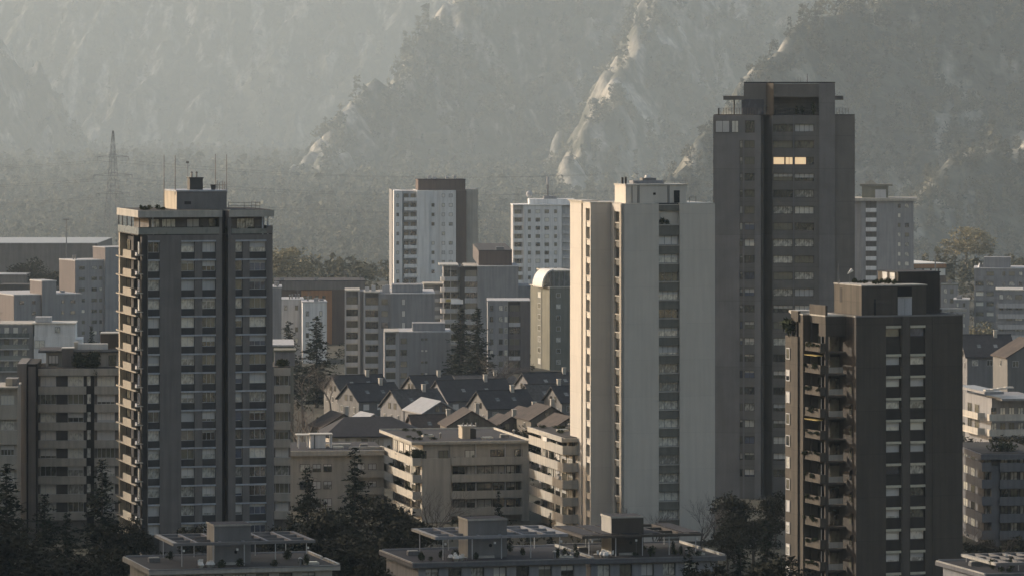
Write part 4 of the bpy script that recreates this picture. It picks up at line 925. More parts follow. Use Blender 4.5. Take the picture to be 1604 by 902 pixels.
def ex_orange(b, F, mb, zr, U, V):
    mb.box(b.u(472), b.u(520), -.15, 0, 0, zr - 2.4, 'orange'); mb.box(b.u(520), b.u(545), -.1, 0, 0, zr - .1, 'brown'); mb.box(b.u(545), U, -.1, 0, 0, zr - .1, 't1_wall')
    mb.box(b.u(440), b.u(572), -.5, 0, zr - 2.2, zr, 't1_wall')
    f = b.F(-.15); rows = rows_px(f, 500, 463, 470, 15.5, 5)
    grid_windows(f, [(f.a(x), f.a(x + 5)) for x in (475, 484, 494, 505)], rows, frame='brown', panes=('glass',))
low_grey('terracotta orange block with long dark flat roof behind the white cubes', 430, 571, 1320, 441, 20, 'brown', None, None, 3, 'roofdark', extra=ex_orange)
low_grey('small white block with few windows in front of the terracotta block', 474, 512, 1230, 474, 14, 'white', (487, 495, 17, 4), [(479, 484), (500, 505)], 4)
low_grey('small pale grey block with a sloping light roof edge left of the white block', 440, 476, 1240, 470, 14, 'lightgrey', (478, 486, 17, 4), [(445, 450), (462, 467)], 4)
low_grey('narrow grey block directly right of the left dark tower', 425, 441, 1150, 451, 14, 'bluegrey', None, None, 3)
b = low_grey('pale flat garage roof low beside the left dark tower', 425, 460, 900, 542, 20, 'olive', None, None, 3, name='garage', cat='garage')
# ---- left side
def ex_l1(b, F, mb, zr, U, V):
    u0, u1 = b.u(165, -1), b.u(187, -1); mb.box(u0, u1 + 8, -1, 8, 0, b.z(389, 0, -1), 'bluegrey'); mb.box(u0 - .1, u1 + 8.1, -1.1, 8.1, b.z(389, 0, -1), b.z(388, 0, -1), 'lightgrey')
    mb.box(u0 - .04, u0, -.9, 7.9, zr, b.z(389, 0, -1) - .02, 'pink')
low_grey('grey apartment block with pinkish left gable and attached taller stair tower', 118, 172, 1256, 409, 16, 'grey', (417, 423, 16.9, 8), [(123, 133), (143, 152), (155, 160)], 26, left=93, leftmat='pink', panes=('glass', 'glass', 'curtain'), extra=ex_l1)
def ex_l2(b, F, mb, zr, U, V):
    u0, u1 = b.u(66, -1), b.u(88, -1); zt = b.z(442, 0, -1); mb.box(u0, u1, -1, b.v(47, u0), 0, zt, 'bluegrey'); mb.box(u0 - .05, u0, -.95, b.v(47, u0) - .1, 0, zt, 'pink'); mb.box(u0 - .15, u1 + .1, -1.1, b.v(47, u0), zt, zt + .25, 'lightgrey')
low_grey('low grey block with a pinkish stair box rising from the middle of its roof', 22, 128, 1215, 463, 14, 'grey', (471, 477, 16.9, 6), [(30, 38), (50, 56), (96, 101), (110, 118)], 24, left=-25, leftmat='pink', panes=('glass',), extra=ex_l2)
def ex_l3(b, F, mb, zr, U, V):
    for k in range(4):
        z = b.z(521 + 17.5*k); balcony(F, 0.05, b.u(46), z - 1.2, 1.0, .9, 'lightgrey', 'railglass', .25)
        grid_windows(F, [(b.u(x), b.u(x + 9)) for x in (-36, -22, -8, 6, 20, 34)], [(z - .8, z + 1.2)], panes=('glass', 'curtain'))
    mb.box(b.u(53, -1), b.u(118, -1), -1, 10, b.z(583, 0, -1), b.z(527, 0, -1), 'white'); mb.box(b.u(53, -1), b.u(128, -1), -.6, 10, 0, b.z(532, 0, -1), 'white')
    mb.box(b.u(54, -.9), b.u(118, -.9), -.9, 9, b.z(527, 0, -1), b.z(508, 0, -1), 'white'); mb.box(b.u(50, -1.1), b.u(119, -1.1), -1.1, 9.2, b.z(508, 0, -1), b.z(506, 0, -1), 'coping')
    mb.box(b.u(55, 0), b.u(80, 0), 1, 5, b.z(505, 0, 0), b.z(497, 0, 0), 'lightgrey')
    win(b.F(-1), b.u(86, -1), b.u(94, -1), b.z(521, 0, -1), b.z(512, 0, -1), .03, 0, 'curtain', 'gframe', sub=False)
    win(b.F(-1), b.u(50+4, -1), b.u(70, -1), b.z(546, 0, -1), b.z(533, 0, -1), .03, 1, 'curtain', 'gframe', sub=False)
low_grey('white stepped flats with glass fronted balconies and rooftop boxes at the left edge', -40, 52, 1010, 509, 14, 'bluegrey', None, None, 3, 'pale', extra=ex_l3)
b = low_grey('long dark factory hall with a pale flat roof at the far left', -60, 152, 1600, 382, 60, 't1_wall', None, None, 0, 'rf_pale', name='factory_hall', cat='hall')
b = low_grey('small dark shed with pale roof between the trees at far left', -30, 40, 1480, 431, 14, 't1_wall', None, None, 0, 'rf_pale', name='shed', cat='shed')
b = low_grey('low dark shed behind the grey stair box at left', 0, 68, 1400, 447, 10, 't1_span', None, None, 0, 'roofdark', name='shed', cat='shed')
# ---- far towers
def tower_far_mid():
    b = B('apartment_tower', 'white tower with chocolate brown centre block and rosy right wing in the haze', 'apartment tower', 617, 1440, 5)
    F = b.F(0); a = b.u; zr = b.z(299); mb = MB(); z2 = b.z(282, 0, 3)
    mb.box(0, a(630), 0, 18, 0, zr, 'white'); mb.box(a(630), a(653), 1.4, 18, 0, zr - .1, 'lightgrey'); mb.box(a(653), a(672), -.3, 18, 0, zr + .01, 'white'); mb.box(a(672), a(690), .3, 18, 0, zr - .02, 'white'); mb.box(a(690), a(714), -.2, 18, 0, zr, 'white')
    mb.box(a(714), a(731), .8, 18, 0, zr - .01, 'brown'); mb.box(a(731), a(750), 2.5, 18, 0, zr + .3, 'beige'); mb.box(-.3, 0, 5, 18, 0, zr + .2, 'grey')
    mb.box(a(655, 3), a(729, 3), 3, 14, zr - 1, z2, 'brown'); mb.box(a(655, 3) - .1, a(729, 3) + .1, 2.9, 14.1, z2, z2 + .2, 'roofdark')
    rows = rows_px(F, 650, 304, 309.5, 14.85, 10)
    grid_windows(F, [(a(621), a(625))], rows, panes=('glass', 'curtain'))
    grid_windows(b.F(.3), [(a(676, .3), a(680.5, .3))], rows[1:], panes=('glass', 'glass', 'curtain'), drop=.25)
    grid_windows(b.F(-.2), [(a(692, -.2), a(697, -.2)), (a(703, -.2), a(709, -.2))], rows, panes=('glass', 'blind', 'curtain'), drop=.15)
    for zb, zt in rows:
        balcony(F, a(633), a(652.8), zb - 1.2, .35, .95, 'lightgrey', 'white', .2)
        grid_windows(b.F(1.4), [(a(632, 1.4), a(640, 1.4)), (a(643, 1.4), a(651, 1.4))], [(zb - .8, zt + .1)], panes=('glass',))
    mb.build('wall', b.e)
    for px in (672, 680, 700, 712): m = MB(); m.box(-.4, .4, -.4, .4, 0, random.uniform(.4, 1), 'lightgrey'); m.build('roof_vent', b.e, (a(px, 6), 6, z2 + .2))
tower_far_mid()
def tower_far_white():
    b = B('apartment_tower', 'hazy white tower with a grid of small windows and a mast on its roof', 'apartment tower', 804, 1650, 3)
    F = b.F(0); a = b.u; zr = b.z(322); mb = MB()
    mb.box(a(820), a(880), 0, 16, 0, zr, 'white'); mb.box(0, a(820), 1.2, 16, 0, zr - .1, 'lightgrey'); mb.box(a(880), a(915), 1.0, 16, 0, zr - .1, 'lightgrey'); mb.box(-.2, a(915), -.3, 16, zr, zr + .3, 'white')
    rows = rows_px(F, 850, 328.5, 334.5, 12.9, 10)
    grid_windows(F, [(a(x), a(x + w)) for x, w in ((827, 4.5), (839, 7), (853, 7), (868, 4.5))], rows, panes=('glass', 'curtain', 'glass'), drop=.03)
    for zb, zt in rows:
        balcony(F, .05, a(819.5), zb - 1.3, .2, .95, 'white', 'white', .2); balcony(F, a(881), a(900), zb - 1.3, .2, .95, 'white', 'lightgrey', .2)
        grid_windows(b.F(1.2), [(a(806, 1.2), a(817, 1.2)), (a(884, 1.0), a(893, 1.0))], [(zb - .9, zt)], panes=('glass',))
    mb.build('wall', b.e)
    z1 = b.z(312, 0, 4); m = MB(); m.box(a(829, 4), a(900, 4), 4, 13, zr + .3, z1, 'white'); m.box(a(852, 5), a(872, 5), 5, 9, z1, z1 + 1, 'grey'); m.build('roof_storey', b.e)
    m = MB(); m.tube((0, 0, 0), (0, 0, 6.5), .35, .25, 'metal', 6); m.tube((0, 0, 3.8), (0, 0, 6.6), .55, .6, 'lightgrey', 6); m.build('mast', b.e, (a(858, 6), 6, z1 + 1))
    V, Fc = leafcloud(1, (1, 1, 1), .1); m = MB(); 
    for i in range(6):
        t0, t1 = math.pi*i/6 - math.pi/2, math.pi*(i+1)/6 - math.pi/2; m.tube((0, 0, 1.2*math.sin(t0)), (0, 0, 1.2*math.sin(t1)), max(.02, 1.2*math.cos(t0)), max(.02, 1.2*math.cos(t1)), 'lightgrey', 10)
    m.build('radome', b.e, (a(829, 5), 5, z1 + 1.6))
tower_far_white()
def tower_far_right():
    b = B('apartment_tower', 'hazy grey tower with overhanging roof slab and green penthouse right of the tallest tower', 'apartment tower', 1349, 1410, -5)
    F = b.F(0); a = b.u; zr = b.z(315); mb = MB()
    mb.box(0, a(1356), 0, 18, 0, zr, 'grey'); mb.box(a(1356), a(1373), 1.3, 18, 0, zr - .05, 't1_wall'); mb.box(a(1373), a(1431), 0, 18, 0, zr, 'grey'); mb.box(a(1338), 0, 1.5, 18, 0, zr - .1, 'grey')
    mb.box(a(1336), a(1436), -.8, 18.5, zr, zr + .8, 'beige')
    rows = rows_px(F, 1370, 319, 326, 15.1, 12)
    grid_windows(F, [(a(1406), a(1411)), (a(1417), a(1424))], rows, panes=('curtain', 'glass'), drop=.1)
    for zb, zt in rows: balcony(F, a(1356.2), a(1373), zb - 1.3, .15, 1.05, 'lightgrey', 'white', .2)
    mb.build('wall', b.e)
    z0 = zr + .8; z1 = b.z(292, 0, 4); m = MB(); m.box(a(1350, 4), a(1391, 4), 4, 12, z0, z1, 'olive_lit'); m.box(a(1347, 3.5), a(1398, 3.5), 3.5, 12.5, z1, z1 + .6, 'olive'); m.box(a(1371, 3.9), a(1388, 3.9), 3.4, 4, z0, z0 + 2.4, 'lightgrey'); m.build('penthouse', b.e)
    m = MB(); m.poly([(-2, -2, 0), (2, -2, 0), (2, 2, 0), (-2, 2, 0), (0, 0, 1.3)], [(0, 1, 4), (1, 2, 4), (2, 3, 4), (3, 0, 4), (3, 2, 1, 0)], 'olive'); m.build('skylight', b.e, (a(1364, 6), 6, z1 + .6))
tower_far_right()
# ---- right side
def ex_hall(b, F, mb, zr, U, V): grid_windows(F, [(b.u(x), b.u(x + 10)) for x in (1434, 1447, 1459, 1471)], [(zr - 3.6, zr - 1.4)], panes=('blind',)); mb.box(-.2, U, -.3, -.02, zr - 1.2, zr - .02, 'orange')
low_grey('long low hall with a sunlit cream roof beyond the brown tower', 1425, 1482, 1490, 414, 62, 'brown', None, None, 18, 'fabric', name='hall', cat='hall', extra=ex_hall)  # white roof material puts the sun glare into its colour
m = MB(); m.tube((0, 0, 0), (0, 0, 22), .3, .18, 'metal', 6)
tag(m.build('flagpole', None, (wx(1465, 1380), 1380, 0)), 'tall thin grey pole in front of the cream roofed hall', 'pole')
def ex_rb(b, F, mb, zr, U, V):
    mb.box(b.u(1541, 2), b.u(1583, 2), 2, 9, zr, b.z(403, 0, 2), 'bluegrey')
    for k in range(7):
        z = b.z(434 + 15.8*k)
        for p0, p1 in ((1527, 1542), (1544, 1558)): balcony(F, b.u(p0), b.u(p1), z - .9, .3, .9, 'grey', 'grey', .2)
    for i in range(4): m = MB(); m.tube((0, 0, 0), (0, 0, 1.2), .7, .2, 'metal', 7); m.build('roof_vent', b.e, (b.u(1535 + 5*i, 3), 3, zr + .25))
low_grey('hazy grey block with square balconies and roof plant at the right edge', 1526, 1640, 1340, 421, 18, 'grey', (425, 432, 15.8, 7), [(1528, 1541), (1545, 1557), (1570, 1575), (1580, 1590), (1596, 1602)], -6, extra=ex_rb)
def ex_rb2(b, F, mb, zr, U, V):
    for k in range(5):
        z = b.z(476 + 16.6*k); balcony(F, b.u(1563), b.u(1640), z - 1, .5, .95, 'lightgrey', 'lightgrey', .25)
low_grey('grey balcony block with a bright roof edge before the hazy right block', 1560, 1660, 1240, 455, 14, 'bluegrey', (461, 469, 16.6, 6), [(1565, 1572), (1576, 1586), (1590, 1602), (1610, 1620)], -6, 'coping', extra=ex_rb2)
low_grey('low green roofed block hazy between the brown tower and right edge', 1494, 1518, 1330, 470, 12, 'grey', (474, 481, 16, 4), [(1498, 1502), (1508, 1512)], -6)
low_grey('pale low block seen through haze right above the brown tower roof', 1474, 1500, 1400, 447, 12, 'grey', (452, 460, 15, 4), [(1478, 1484), (1488, 1494)], -6, 'olive_lit')
def terrace_far():
    b = B('apartment_block', 'white roofed terrace house with sunlit balconies at the right edge', 'apartment block', 1545, 905, 10)
    F = b.F(0); L = b.L(0); a = b.u; zr = b.z(622); U = a(1640); mb = MB(); V = b.v(1500, 0)
    mb.box(1.5, U, 1.6, V, 0, zr - .3, 'grey'); mb.build('wall', b.e)
    m = MB(); m.box(-.4, a(1572), -.2, V, b.z(617), b.z(613), 'rf_pale'); m.box(a(1568, -2), U, -2.4, 8, zr - .5, zr - .1, 'rf_pale'); m.build('roof', b.e)
    for k in range(2):
        z0 = b.z(658 + 24*k); balcony(F, a(1546), U, z0, 1.6, 1.0, 'coping', 'coping', .25)
        grid_windows(b.F(1.6), [(a(x, 1.6), a(x + 9, 1.6)) for x in (1552, 1566, 1580, 1594)], [(z0 + .4, z0 + 2.3)], panes=('glass', 'curtain'), nm=1)
        balcony(L, -V + 1, -1, z0 + .1, 1.4, 1.0, 'coping', 'pale', .25)
        grid_windows(b.L(1.5), [(-V + 2, -V + 5), (-V + 7, -V + 10)], [(z0 + .4, z0 + 2.3)], panes=('glass',), nm=1)
    for j in range(14):
        m = MB(); m.box(-.8, .8, -.8, .8, 0, .25, 'coping'); 
        if j < 4: m.build('roof_vent', b.e, (1 + j * 2, 2 + j*2.5, b.z(613) + .01))
terrace_far()
def terrace_dark():
    b = B('apartment_block', 'shaded grey terraced block with curved white balcony bands at the lower right edge', 'apartment block', 1539, 735, 6)
    F = b.F(0); L = b.L(0); a = b.u; zr = b.z(711); mb = MB(); V = b.v(1490, 0); U = a(1640)
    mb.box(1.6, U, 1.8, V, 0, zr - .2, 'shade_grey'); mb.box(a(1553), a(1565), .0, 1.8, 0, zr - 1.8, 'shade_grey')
    mb.build('wall', b.e)
    m = MB(); m.box(-.3, U, -.3, V, zr - .8, zr, 'shade_grey'); m.box(.1, U, .3, V - .3, zr, zr + .08, 'roofgravel'); m.build('roof', b.e)
    for k in range(5):
        z1, z0 = b.z(724 + 26.6*k), b.z(738 + 26.6*k)
        if z0 < 1: break
        if 'td' not in _mc:
            q = MB(); q.box(0, 1.6, 0, V, 0, .2, 'shade_grey'); q.box(1.6, a(1553), 0, 1.8, 0, .2, 'shade_grey'); q2 = MB(); q2.box(-.1, .03, -.1, V, 0, z1 - z0, 'shade_grey'); q2.box(.03, a(1553), -.1, .03, 0, z1 - z0, 'shade_grey')
            q3 = MB(); q3.box(a(1565), U, -.6, 1.8, 0, .2, 'shade_grey'); q4 = MB(); q4.box(a(1565), U, -.7, -.57, 0, z1 - z0, 'shade_grey')
            _mc['td'] = [x.mesh(n) for x, n in ((q, 'balcony'), (q2, 'parapet'), (q3, 'balcony'), (q4, 'parapet'))]
        t = _mc['td']; o = link('balcony', t[0], b.e, (0, 0, z0)); link('parapet', t[1], o); o = link('balcony', t[2], b.e, (0, 0, z0)); link('parapet', t[3], o)
        f = b.F(1.8); grid_windows(f, [(f.a(x), f.a(x + 12)) for x in (1541, 1567, 1582, 1597)], [(z0 + .5, z0 + 2.4)], panes=('glass', 'curtain'), nm=1, frame='dframe')
        l = b.L(1.6); grid_windows(l, [(-V + 2, -V + 5.5), (-V + 8, -V + 11), (-5, -2)], [(z0 + .5, z0 + 2.4)], panes=('glass', 'curtain'), nm=1, frame='dframe')
    V3, F3 = leafcloud(500, (2.6, 1.6, .9), .16, 5)
    loose(b, 'roof_shrub', tri_mesh('roof_shrub', V3, F3, 'plant'), a(1570, 5), 5, zr + .7, 'wide grey green shrub on the shaded right terrace roof', 'shrub')
terrace_dark()

# ================================================================== HOUSES
def house(label, px, Y, th, Lr, D, ze, yridge, roof='rf_dark', wall='hwhite', chim=True, win_l=True, ridge='u', dormer=False):
    b = B('gabled_house', label, 'house', px, Y, th); zr = wz(yridge, Y + 3)
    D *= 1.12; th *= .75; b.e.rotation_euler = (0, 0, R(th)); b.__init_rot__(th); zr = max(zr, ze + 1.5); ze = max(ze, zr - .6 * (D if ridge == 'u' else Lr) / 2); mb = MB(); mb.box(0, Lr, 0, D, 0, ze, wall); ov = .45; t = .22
    if ridge == 'u':
        mb.poly([(0, 0, ze), (0, D, ze), (0, D/2, zr - .1), (Lr, 0, ze), (Lr, D, ze), (Lr, D/2, zr - .1)], [(0, 2, 1), (3, 4, 5)], wall)
        m = MB(); k = (zr - ze) / (D/2)
        for s in (0, 1):
            y0, y1 = (-ov, D/2) if s == 0 else (D + ov, D/2); zA, zB = ze - k*ov, zr
            m.poly([(-ov, y0, zA), (Lr + ov, y0, zA), (Lr + ov, y1, zB), (-ov, y1, zB), (-ov, y0, zA + t), (Lr + ov, y0, zA + t), (Lr + ov, y1, zB + t), (-ov, y1, zB + t)],
                   [(0,3,2,1),(4,5,6,7),(0,1,5,4),(1,2,6,5),(2,3,7,6),(3,0,4,7)] if s == 0 else [(0,1,2,3),(7,6,5,4),(4,5,1,0),(5,6,2,1),(6,7,3,2),(7,4,0,3)], roof)
        m.tube((-ov, D/2, zr + t), (Lr + ov, D/2, zr + t), .14, .14, roof, 6)
    else:
        mb.poly([(0, 0, ze), (Lr, 0, ze), (Lr/2, 0, zr - .1), (0, D, ze), (Lr, D, ze), (Lr/2, D, zr - .1)], [(0, 1, 2), (3, 5, 4)], wall)
        m = MB(); k = (zr - ze) / (Lr/2)
        for s in (0, 1):
            x0, x1 = (-ov, Lr/2) if s == 0 else (Lr + ov, Lr/2); zA, zB = ze - k*ov, zr
            m.poly([(x0, -ov, zA), (x1, -ov, zB), (x1, D + ov, zB), (x0, D + ov, zA), (x0, -ov, zA + t), (x1, -ov, zB + t), (x1, D + ov, zB + t), (x0, D + ov, zA + t)],
                   [(0,3,2,1),(4,5,6,7),(0,1,5,4),(1,2,6,5),(2,3,7,6),(3,0,4,7)] if s == 0 else [(0,1,2,3),(7,6,5,4),(4,5,1,0),(5,6,2,1),(6,7,3,2),(7,4,0,3)], roof)
    mb.build('wall', b.e); r = m.build('roof', b.e)
    if chim: q = MB(); q.box(-.35, .35, -.35, .35, 0, 1.9, 'beige'); q.box(-.42, .42, -.42, .42, 1.9, 2.0, 'coping'); q.build('chimney', r, (Lr * .7, D * .45, zr - .8))
    F, L = b.F(0), b.L(0)
    for i in range(max(1, int(Lr / 3.2))): win(F, 1 + i*3.1, 2.3 + i*3.1, ze - 1.9, ze - .7, .03, 1, random.choice(PANES), 'frame', sub=False)
    if ridge == 'u':
        for y in (D*.36, D*.6): win(L, -y - .55, -y + .55, ze - .2, ze + 1.0, .03, 1, 'glass', 'dframe', sub=False)
        for y in (D*.2, D*.5, D*.8): win(L, -y - .5, -y + .5, ze - 2.6, ze - 1.3, .03, 1, 'glass', 'frame', sub=False)
    else:
        for x in (Lr*.4, Lr*.6): win(F, x - .45, x + .45, ze + .2, ze + 1.3, .03, 1, 'glass', 'dframe', sub=False)
        win(L, -D*.5, -D*.5 + 1.2, ze - 1.9, ze - .7, .03, 1, 'glass', 'frame', sub=False)
    for j in range(2):
        if ridge == 'u':
            q = MB(); y = D*.22; zz = ze + k*y + t; q.poly([(-.4, -.5, -.5*k + .06), (.4, -.5, -.5*k + .06), (.4, .5, .5*k + .06), (-.4, .5, .5*k + .06)], [(0, 1, 2, 3)], 'railglass'); q.build('skylight', r, (Lr*(.3 + .35*j), y, zz))
    return b
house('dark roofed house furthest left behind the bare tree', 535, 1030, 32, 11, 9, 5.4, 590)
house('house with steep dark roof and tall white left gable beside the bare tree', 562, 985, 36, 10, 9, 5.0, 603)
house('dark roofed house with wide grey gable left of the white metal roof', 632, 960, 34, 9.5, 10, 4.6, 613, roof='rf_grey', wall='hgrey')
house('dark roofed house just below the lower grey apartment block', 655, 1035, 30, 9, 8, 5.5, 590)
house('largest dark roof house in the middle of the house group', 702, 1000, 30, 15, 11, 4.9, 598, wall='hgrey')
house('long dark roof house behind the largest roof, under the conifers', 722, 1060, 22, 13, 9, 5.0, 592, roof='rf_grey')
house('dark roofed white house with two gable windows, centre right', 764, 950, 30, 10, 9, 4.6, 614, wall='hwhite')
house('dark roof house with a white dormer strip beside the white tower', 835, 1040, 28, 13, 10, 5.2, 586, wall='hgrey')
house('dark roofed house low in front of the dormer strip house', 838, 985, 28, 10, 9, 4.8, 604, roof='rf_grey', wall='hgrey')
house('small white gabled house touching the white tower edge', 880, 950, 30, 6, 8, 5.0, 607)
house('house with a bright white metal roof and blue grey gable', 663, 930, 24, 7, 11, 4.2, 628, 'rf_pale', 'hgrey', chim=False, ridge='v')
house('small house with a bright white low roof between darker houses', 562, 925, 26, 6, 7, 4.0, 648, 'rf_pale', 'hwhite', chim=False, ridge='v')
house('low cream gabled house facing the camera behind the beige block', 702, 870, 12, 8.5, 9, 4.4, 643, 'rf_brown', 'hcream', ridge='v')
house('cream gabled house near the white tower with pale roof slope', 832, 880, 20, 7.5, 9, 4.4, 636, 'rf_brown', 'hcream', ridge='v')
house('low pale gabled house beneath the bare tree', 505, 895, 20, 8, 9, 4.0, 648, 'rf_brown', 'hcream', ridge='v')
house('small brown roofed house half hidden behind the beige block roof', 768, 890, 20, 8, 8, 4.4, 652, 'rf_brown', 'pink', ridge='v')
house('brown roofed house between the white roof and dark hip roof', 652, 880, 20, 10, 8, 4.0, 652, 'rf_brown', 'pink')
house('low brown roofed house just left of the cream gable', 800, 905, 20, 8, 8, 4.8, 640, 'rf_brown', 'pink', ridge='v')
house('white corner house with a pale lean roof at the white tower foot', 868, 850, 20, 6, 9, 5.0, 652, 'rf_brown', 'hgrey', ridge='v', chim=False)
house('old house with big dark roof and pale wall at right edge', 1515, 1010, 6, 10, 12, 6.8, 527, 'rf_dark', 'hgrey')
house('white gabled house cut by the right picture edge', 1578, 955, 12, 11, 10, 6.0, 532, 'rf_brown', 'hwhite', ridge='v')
def hip_house():
    b = B('hip_roofed_house', 'long low house with a broad dark hipped roof behind the beige terraces', 'house', 512, 850, 6); a = b.u
    U = a(668); D = 15; ze = b.z(683); zr = b.z(657); mb = MB(); mb.box(.5, U - .5, .5, D, 0, ze, 'pale'); mb.build('wall', b.e); F = b.F(.5)
    x0, x1 = a(545), a(618)
    m = MB(); m.poly([(-.6, -.6, ze), (U + .6, -.6, ze), (U + .6, D + .6, ze), (-.6, D + .6, ze), (x0, D/2, zr), (x1, D/2, zr), (-.6, -.6, ze - .2), (U + .6, -.6, ze - .2), (U + .6, D + .6, ze - .2), (-.6, D + .6, ze - .2)], [(0, 1, 5, 4), (1, 2, 5), (2, 3, 4, 5), (3, 0, 4), (6, 7, 1, 0), (7, 8, 2, 1), (8, 9, 3, 2), (9, 6, 0, 3), (9, 8, 7, 6)], 'rf_dark'); m.build('roof', b.e)
    for x in range(2, int(U) - 2, 2): win(F, x, x + 1.3, ze - 2.2, ze - .4, .03, 0, random.choice(['curtain', 'blind', 'glass']), 'frame', sub=False)
hip_house()
def base(Yy):
    t = np.clip((Yy - 1700) / 1400, 0, 1); return -95 * t * t * (3 - 2 * t)
# ================================================================== TREES
def conifer_mesh(h, r, seed, dens=1.0, leaf=.26, irregular=.25):
    g = np.random.default_rng(seed); pts = []
    nw = int(h / .42)
    for i in range(nw):
        t = i / nw; z = h * (.06 + .93 * t); R_ = r * (1 - t) ** .8 * (1 + irregular * g.normal()) * (1 - .5 * max(0, .12 - t) / .12) + .15
        nb = max(3, int(8 * (1 - t * .5)))
        for k in range(nb):
            if g.random() < .12: continue
            an = g.random() * 6.283; L = max(.2, R_ * g.uniform(.55, 1.15)); n = max(2, int(L / .2 * dens)); s = np.linspace(.15, 1, n)
            x = np.cos(an) * L * s; y = np.sin(an) * L * s; zz = z - L * s * .18 - .35 * L * s ** 2 * .3 + .25 * L * np.clip(s - .7, 0, 1)
            p = np.stack([x, y, zz], 1); pts.append(p + g.normal(size=p.shape) * .12)
    P = np.concatenate(pts); P = np.repeat(P, 2, 0)
    d = g.normal(size=(len(P), 3, 3)) * np.array([leaf, leaf, leaf * .55])
    V = (P[:, None, :] + d).reshape(-1, 3); return V, np.arange(len(V)).reshape(-1, 3)
def trunk_mesh(h, r):
    mb = MB()
    for i in range(5): mb.tube((0, 0, h*i/5), (0, 0, h*(i+1)/5), r*(1 - i/5.4), r*(1 - (i+1)/5.4), 'bark', 6)
    return mb.mesh('trunk')
def branch_mesh(h, seed, spread=.55, levels=5, thin=.012, n0=3):
    g = random.Random(seed); trunk, twigs = MB(), MB()
    def rec(p, d, L, r, lv):
        steps = 2; q = p
        for i in range(steps):
            dd = (d + Vector((g.gauss(0, .13), g.gauss(0, .13), g.gauss(0, .06) + .03))).normalized(); e = q + dd * (L / steps); r1 = r * .86
            (trunk if lv <= 1 else twigs).tube(q, e, r, r1, 'bark' if lv <= 1 else 'twig', 5 if lv < 2 else 3); q = e; r = r1; d = dd
            if lv < levels and (lv > 0 or i == 1):
                for k in range(n0 if lv == 0 else g.choice([1, 2, 2])):
                    ax = Vector((g.gauss(0, 1), g.gauss(0, 1), g.gauss(0, .5))).normalized(); nd = (d + ax * spread * g.uniform(.7, 1.4)).normalized()
                    if nd.z < -.1: nd.z = .1
                    rec(q, nd, L * g.uniform(.6, .85), max(thin, r * .62), lv + 1)
    rec(Vector((0, 0, 0)), Vector((0, 0, 1)), h * .3, h * .018, 0)
    return trunk.mesh('trunk'), twigs.mesh('crown')
def bushy_mesh(h, r, seed, nclump=26, per=110, leaf=.2):
    g = np.random.default_rng(seed); Vs = []
    for i in range(nclump):
        d = g.normal(size=3); d /= np.linalg.norm(d); c = d * g.random() ** .4 * np.array([r, r, h * .36]) * .8; c[2] += h * .6
        cr = r * g.uniform(.22, .42); q = g.normal(size=(per, 3)); q /= np.linalg.norm(q, axis=1)[:, None]; q = c + q * cr * g.random((per, 1)) ** .35 * np.array([1, 1, .75])
        Vs.append((q[:, None, :] + g.normal(size=(per, 3, 3)) * leaf).reshape(-1, 3))
    V = np.concatenate(Vs); return V, np.arange(len(V)).reshape(-1, 3)
_tr = {}
def tmeshes(kind, var):
    k = (kind, var)
    if k in _tr: return _tr[k]
    if kind == 'conifer': V, F = conifer_mesh(20, 4.2, 40 + var); r = (trunk_mesh(19.5, .32), tri_mesh('crown', V, F, 'conifer'))
    elif kind == 'spruce': V, F = conifer_mesh(20, 2.7, 60 + var, irregular=.15); r = (trunk_mesh(19.5, .28), tri_mesh('crown', V, F, 'conifer'))
    elif kind == 'bare': r = branch_mesh(14, 80 + var)
    elif kind == 'bush': V, F = bushy_mesh(12, 4.5, 100 + var); r = (trunk_mesh(9, .3), tri_mesh('crown', V, F, 'bush'))
    elif kind == 'autumn': V, F = bushy_mesh(12, 5, 120 + var, 34, 90, .2); r = (trunk_mesh(9, .3), tri_mesh('crown', V, F, 'autumn'))
    _tr[k] = r; return r
H0 = {'conifer': 20, 'spruce': 20, 'bare': 14, 'bush': 12, 'autumn': 12}
NAMES = {'conifer': 'conifer_tree', 'spruce': 'conifer_tree', 'bare': 'bare_tree', 'bush': 'bushy_tree', 'autumn': 'autumn_tree'}
def tree(kind, px, ytop, Y, label, group=None, wid=1.0, var=None, zb=0):
    e = bpy.data.objects.new(NAMES[kind], None); COL.objects.link(e); e.location = (wx(px, Y), Y, zb)
    h = max(2, wz(ytop, Y) - zb); s = h / H0[kind]; e.rotation_euler = (0, 0, random.random() * 6.28); e.scale = (s * wid, s * wid, s)
    var = random.randrange(3) if var is None else var
    t, c = tmeshes(kind, var); link('trunk', t, e); link('crown', c, e)
    return tag(e, label, {'conifer': 'conifer', 'spruce': 'conifer'}.get(kind, 'tree'), group)
T = tree
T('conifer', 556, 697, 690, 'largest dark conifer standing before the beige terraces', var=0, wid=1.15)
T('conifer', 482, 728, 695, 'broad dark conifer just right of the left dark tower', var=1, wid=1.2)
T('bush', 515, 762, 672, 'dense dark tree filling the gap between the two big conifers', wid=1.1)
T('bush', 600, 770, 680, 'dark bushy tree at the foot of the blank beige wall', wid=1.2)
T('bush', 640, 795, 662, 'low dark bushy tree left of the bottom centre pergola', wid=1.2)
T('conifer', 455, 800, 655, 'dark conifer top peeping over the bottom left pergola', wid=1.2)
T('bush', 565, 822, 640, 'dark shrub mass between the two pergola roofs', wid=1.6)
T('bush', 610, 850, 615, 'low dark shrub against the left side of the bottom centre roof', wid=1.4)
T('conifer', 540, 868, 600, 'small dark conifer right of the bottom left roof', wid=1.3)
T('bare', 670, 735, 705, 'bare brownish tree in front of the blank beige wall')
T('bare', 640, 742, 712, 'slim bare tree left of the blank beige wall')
T('spruce', 781, 766, 706, 'small slender conifer before the ribbon balconies', wid=.8)
